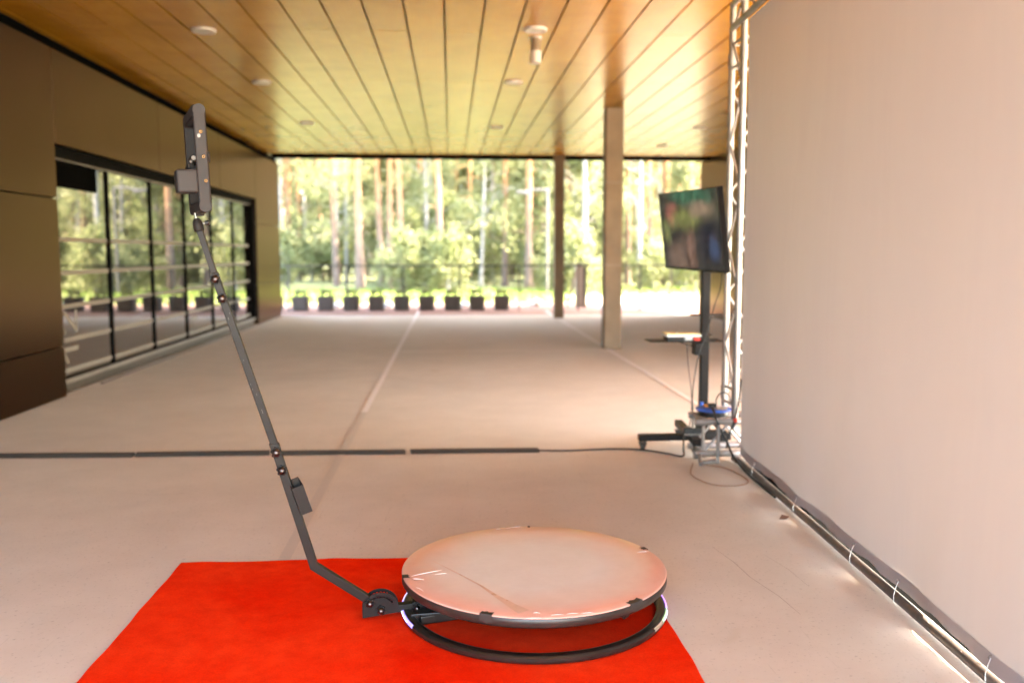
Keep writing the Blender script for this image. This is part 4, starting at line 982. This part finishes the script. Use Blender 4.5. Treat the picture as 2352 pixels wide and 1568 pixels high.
def make_broad(seed, h, mat, nm='young_tree', lab='young broadleaf tree'):
    rn = random.Random(seed); t = thing(nm, '', lab, (0, 0, 0), lab+'s at the edge of the wood')
    mb, P = trunk_mb(h*.85, .035+.008*h, rn, (rn.uniform(-.04, .04), 0), wob=0.1); cr = MB()
    for k in range(int(14+h*4)):
        s = rn.uniform(.12, 1.0); a = rn.uniform(0, 6.28); p = at_h(P, s); L = (sin(min(1, s*1.25+.12)*pi)**.6 if s < .95 else .3)*rn.uniform(.7, 1.25)*h*.22+.2
        q = p+Vector((cos(a)*L, sin(a)*L, L*rn.uniform(.0, .6))); limb(mb, p, q, .014, rn)
        for c in range(4): leaf_quads(cr, p.lerp(q, rn.uniform(.4, 1.1))+Vector((rn.uniform(-.3, .3), rn.uniform(-.3, .3), rn.uniform(-.3, .3))), 20, .34, .085, rn)
    mb.build('trunk', 'pinebark' if seed % 2 else 'birch', t); cr.build('crown', mat, t, recalc=False); return t

pines = [make_pine(1, 17, .15, (0.0, 0)), make_pine(2, 19, .165, (-0.012, 0)), make_pine(3, 16, .125, (-0.03, 0.005)), make_pine(4, 18, .14, (0.012, 0))]
birches = [make_birch(11, 9.5, .085, (0.0, 0)), make_birch(12, 11, .10, (-0.02, 0)), make_birch(13, 8, .07, (0.03, 0))]
broads = [make_broad(21, 5.2, 'leafa'), make_broad(22, 6.8, 'leafb'), make_broad(23, 4.2, 'leafa'), make_broad(24, 2.4, 'leafb', 'shrub', 'leafy shrub')]
used = set()
def plant(src, x, y, label, rz, s=1.0):
    if id(src) not in used:
        used.add(id(src)); src.location = (x, y, -0.03); src.rotation_euler = (0, 0, rz); src.scale = (s, s, s); src['label'] = label; return src
    return copy_thing(src, (x, y, -0.03), label, None, rz, (s, s, s))
tr_rn = random.Random(33)
def pxx(px, y): return aty(px, 580, y).x
# trees one can pick out, left to right
for px, y, k, s, l in (
    (660, 43, 0, 1.0, 'orange pine trunk closest to the building corner'),
    (740, 47, 2, 0.9, 'thin orange pine left of the leaning orange pine'),
    (772, 38, 2, 1.0, 'leaning orange pine left of the brightest trunk'),
    (826, 34, 1, 0.92, 'brightest thick straight pine trunk in the left half of the wood'),
    (876, 37, 2, 1.0, 'leaning pinkish pine right of the brightest trunk'),
    (894, 35, 3, 0.9, 'straight pale pine just right of the leaning pinkish pine'),
    (925, 34, 2, 0.95, 'pale leaning pine above the end of the white floor line'),
    (964, 46, 0, 1.0, 'dim brown pine farther back right of the white line'),
    (1014, 34, 2, 1.05, 'pale leaning pine in the middle of the opening'),
    (1075, 50, 3, 1.0, 'thin dim pine right of the middle'),
    (1160, 37, 0, 0.85, 'slim orange pine left of the pair by the farther column'),
    (1214, 35, 0, 0.95, 'pale pine of the pair left of the farther column'),
    (1226, 38, 3, 0.9, 'orange pine of the pair left of the farther column'),
    (1315, 44, 1, 0.9, 'pine glimpsed just right of the farther column'),
    (1441, 39, 0, 0.9, 'orange pine just right of the nearer column'),
    (1495, 36, 2, 0.95, 'orange and white pine left of the screen'),
    (1522, 37, 3, 0.95, 'pale pine trunk behind the left edge of the screen'),
    (1585, 40, 1, 0.9, 'pine standing behind the stand pole'),
    (1660, 41, 0, 0.9, 'pine hidden behind the truss')):
    plant(pines[k], pxx(px, y), y, l, tr_rn.uniform(-.4, .4), s)
for px, y, k, s, l in (
    (770, 40, 2, .9, 'white birch stem low behind the third planter'), (795, 42, 0, 1, 'grey white birch left of the brightest pine'),
    (978, 38, 0, 1.0, 'bright white birch low behind the middle planters'), (994, 41, 1, .8, 'grey birch next to the bright white birch'),
    (1104, 36, 2, 1.1, 'single white birch under a round green crown right of the middle'), (1131, 42, 0, .9, 'thin grey birch right of the single white birch'),
    (1345, 33, 1, 1.0, 'thick white birch between the two columns'), (1468, 34, 0, 1.0, 'white birch left of the two white glint lumps'),
    (1560, 38, 2, 1.0, 'birch behind the screen'), (1250, 40, 0, .9, 'birch close behind the pale lamp post')):
    plant(birches[k], pxx(px, y), y, l, tr_rn.uniform(-.4, .4), s)
wood_lab = {'pine': ('pine standing deeper in the wood', 'tall pine trunk among the far trees'), 'birch': ('thin birch deeper in the wood',), }
cnt = 0
def where(x, y):
    px = 1035+x/y*2085
    if px < 650: return 'left of the building corner'
    for lim, s in ((760, 'behind the first planters'), (860, 'left of the brightest pine'), (960, 'above the white line end'), (1060, 'in the middle of the opening'),
                   (1170, 'right of the middle'), (1270, 'left of the farther column'), (1380, 'between the columns'), (1500, 'right of the nearer column'), (1640, 'behind the screen')):
        if px < lim: return s
    return 'beyond the banner on the right'
names_used = {}
def uniq(base):
    names_used[base] = names_used.get(base, 0)+1; return base
for i in range(70):
    y = tr_rn.uniform(42, 60); x = tr_rn.uniform(-.32, .52)*y
    src = tr_rn.choice(pines+[pines[0], pines[2]]+birches[:2]); kind = 'birch' if src in birches else 'pine'
    d = 'near the back of the wood' if y > 52 else 'midway into the wood'
    o = plant(src, x, y, f'slender {kind} {where(x, y)}, {d}', tr_rn.uniform(0, 6.28), tr_rn.uniform(.75, 1.1))
    o['group'] = f'{kind} trees {where(x, y)} {d}'
for i in range(100):
    y = tr_rn.uniform(36, 56) if i > 16 else tr_rn.uniform(31, 37); x = tr_rn.uniform(-.30, .50)*y
    src = tr_rn.choice(broads) if y > 36 else broads[3]
    kind = 'shrub' if src is broads[3] else 'broadleaf tree'
    d = 'front of the wood' if y < 38 else 'among the trunks'
    o = plant(src, x, y, f'leafy {kind} {where(x, y)}, {d}', tr_rn.uniform(0, 6.28), tr_rn.uniform(.75, 1.15))
    o['group'] = f'{kind}s {where(x, y)} {d}'

# far woodland mass and grass
fw = MB(); rn = random.Random(77)
for i in range(2300):
    y = rn.uniform(60, 68); x = rn.uniform(-28, 42); z = 11*rn.random()**0.8; leaf_quads(fw, (x, y, z), 14, 1.3, .55, rn)
o = fw.build('woodland', 'leafa', recalc=False); o['kind'] = 'stuff'; o['label'] = 'mass of green foliage at the back of the wood'; o['category'] = 'woodland'
gr = MB()
for i in range(9000):
    x = rn.uniform(-14, 3.6) if i % 3 else rn.uniform(3.6, 20); y = rn.uniform(24.4, 34) if x < 3.6 else rn.uniform(28.6, 36); h = rn.uniform(.05, .16); a = rn.uniform(0, 3.14); w = .03
    gr.add([(x-w*cos(a), y-w*sin(a), -.03), (x+w*cos(a), y+w*sin(a), -.03), (x+rn.uniform(-.05, .05), y+rn.uniform(-.05, .05), h)], [(0,1,2)])
o = gr.build('grass', 'grass', recalc=False); o['kind'] = 'stuff'; o['label'] = 'sunlit grass between the track and the wood'; o['category'] = 'grass'

# ------------------------------------------------------------------ light
w = bpy.data.worlds.new('World'); sc.world = w; w.use_nodes = True; nt = w.node_tree
bg = nt.nodes['Background']; sky = nt.nodes.new('ShaderNodeTexSky'); sky.sky_type = 'NISHITA'; sky.sun_disc = False
SUN_EL = R(44); SUN_AZ = R(7)                                # direction to the sun, from +x towards -y
to_sun = Vector((cos(SUN_EL)*cos(SUN_AZ), cos(SUN_EL)*sin(SUN_AZ), sin(SUN_EL)))
sky.sun_elevation = SUN_EL; sky.sun_rotation = math.atan2(to_sun.x, to_sun.y); sky.dust_density = 2.0; sky.ozone_density = 1.0
nt.links.new(sky.outputs[0], bg.inputs[0]); bg.inputs[1].default_value = 0.15
ld = bpy.data.lights.new('sun', 'SUN'); ld.energy = 3.3; ld.angle = R(0.5); ld.color = (1.0, 0.93, 0.84)
lo = bpy.data.objects.new('sun', ld); COL.objects.link(lo); lo.rotation_euler = to_sun.to_track_quat('Z', 'Y').to_euler(); lo.location = (20, -10, 20)

# ------------------------------------------------------------------ camera
cd = bpy.data.cameras.new('camera'); cam = bpy.data.objects.new('camera', cd); COL.objects.link(cam); sc.camera = cam
cd.sensor_width = 36; cd.lens = F_PX/2352*36; cd.clip_end = 1000; cd.clip_start = 0.05
cam.location = CAM; cam.rotation_euler = (pi/2-PITCH, 0, -YAW)
cd.dof.use_dof = True; cd.dof.focus_distance = 3.32; cd.dof.aperture_fstop = 1.55

vs_ = sc.view_settings; vs_.view_transform = 'Standard'; vs_.look = 'None'; vs_.gamma = 1.0
vs_.exposure = 5.05
try:
    vs_.use_white_balance = True; vs_.white_balance_temperature = 7400; vs_.white_balance_tint = 9
except Exception as e: print('wb', e)
cy = sc.cycles; cy.max_bounces = 10; cy.diffuse_bounces = 6; cy.glossy_bounces = 4; cy.transmission_bounces = 4
cy.sample_clamp_indirect = 6; cy.use_denoising = True; cy.caustics_reflective = False
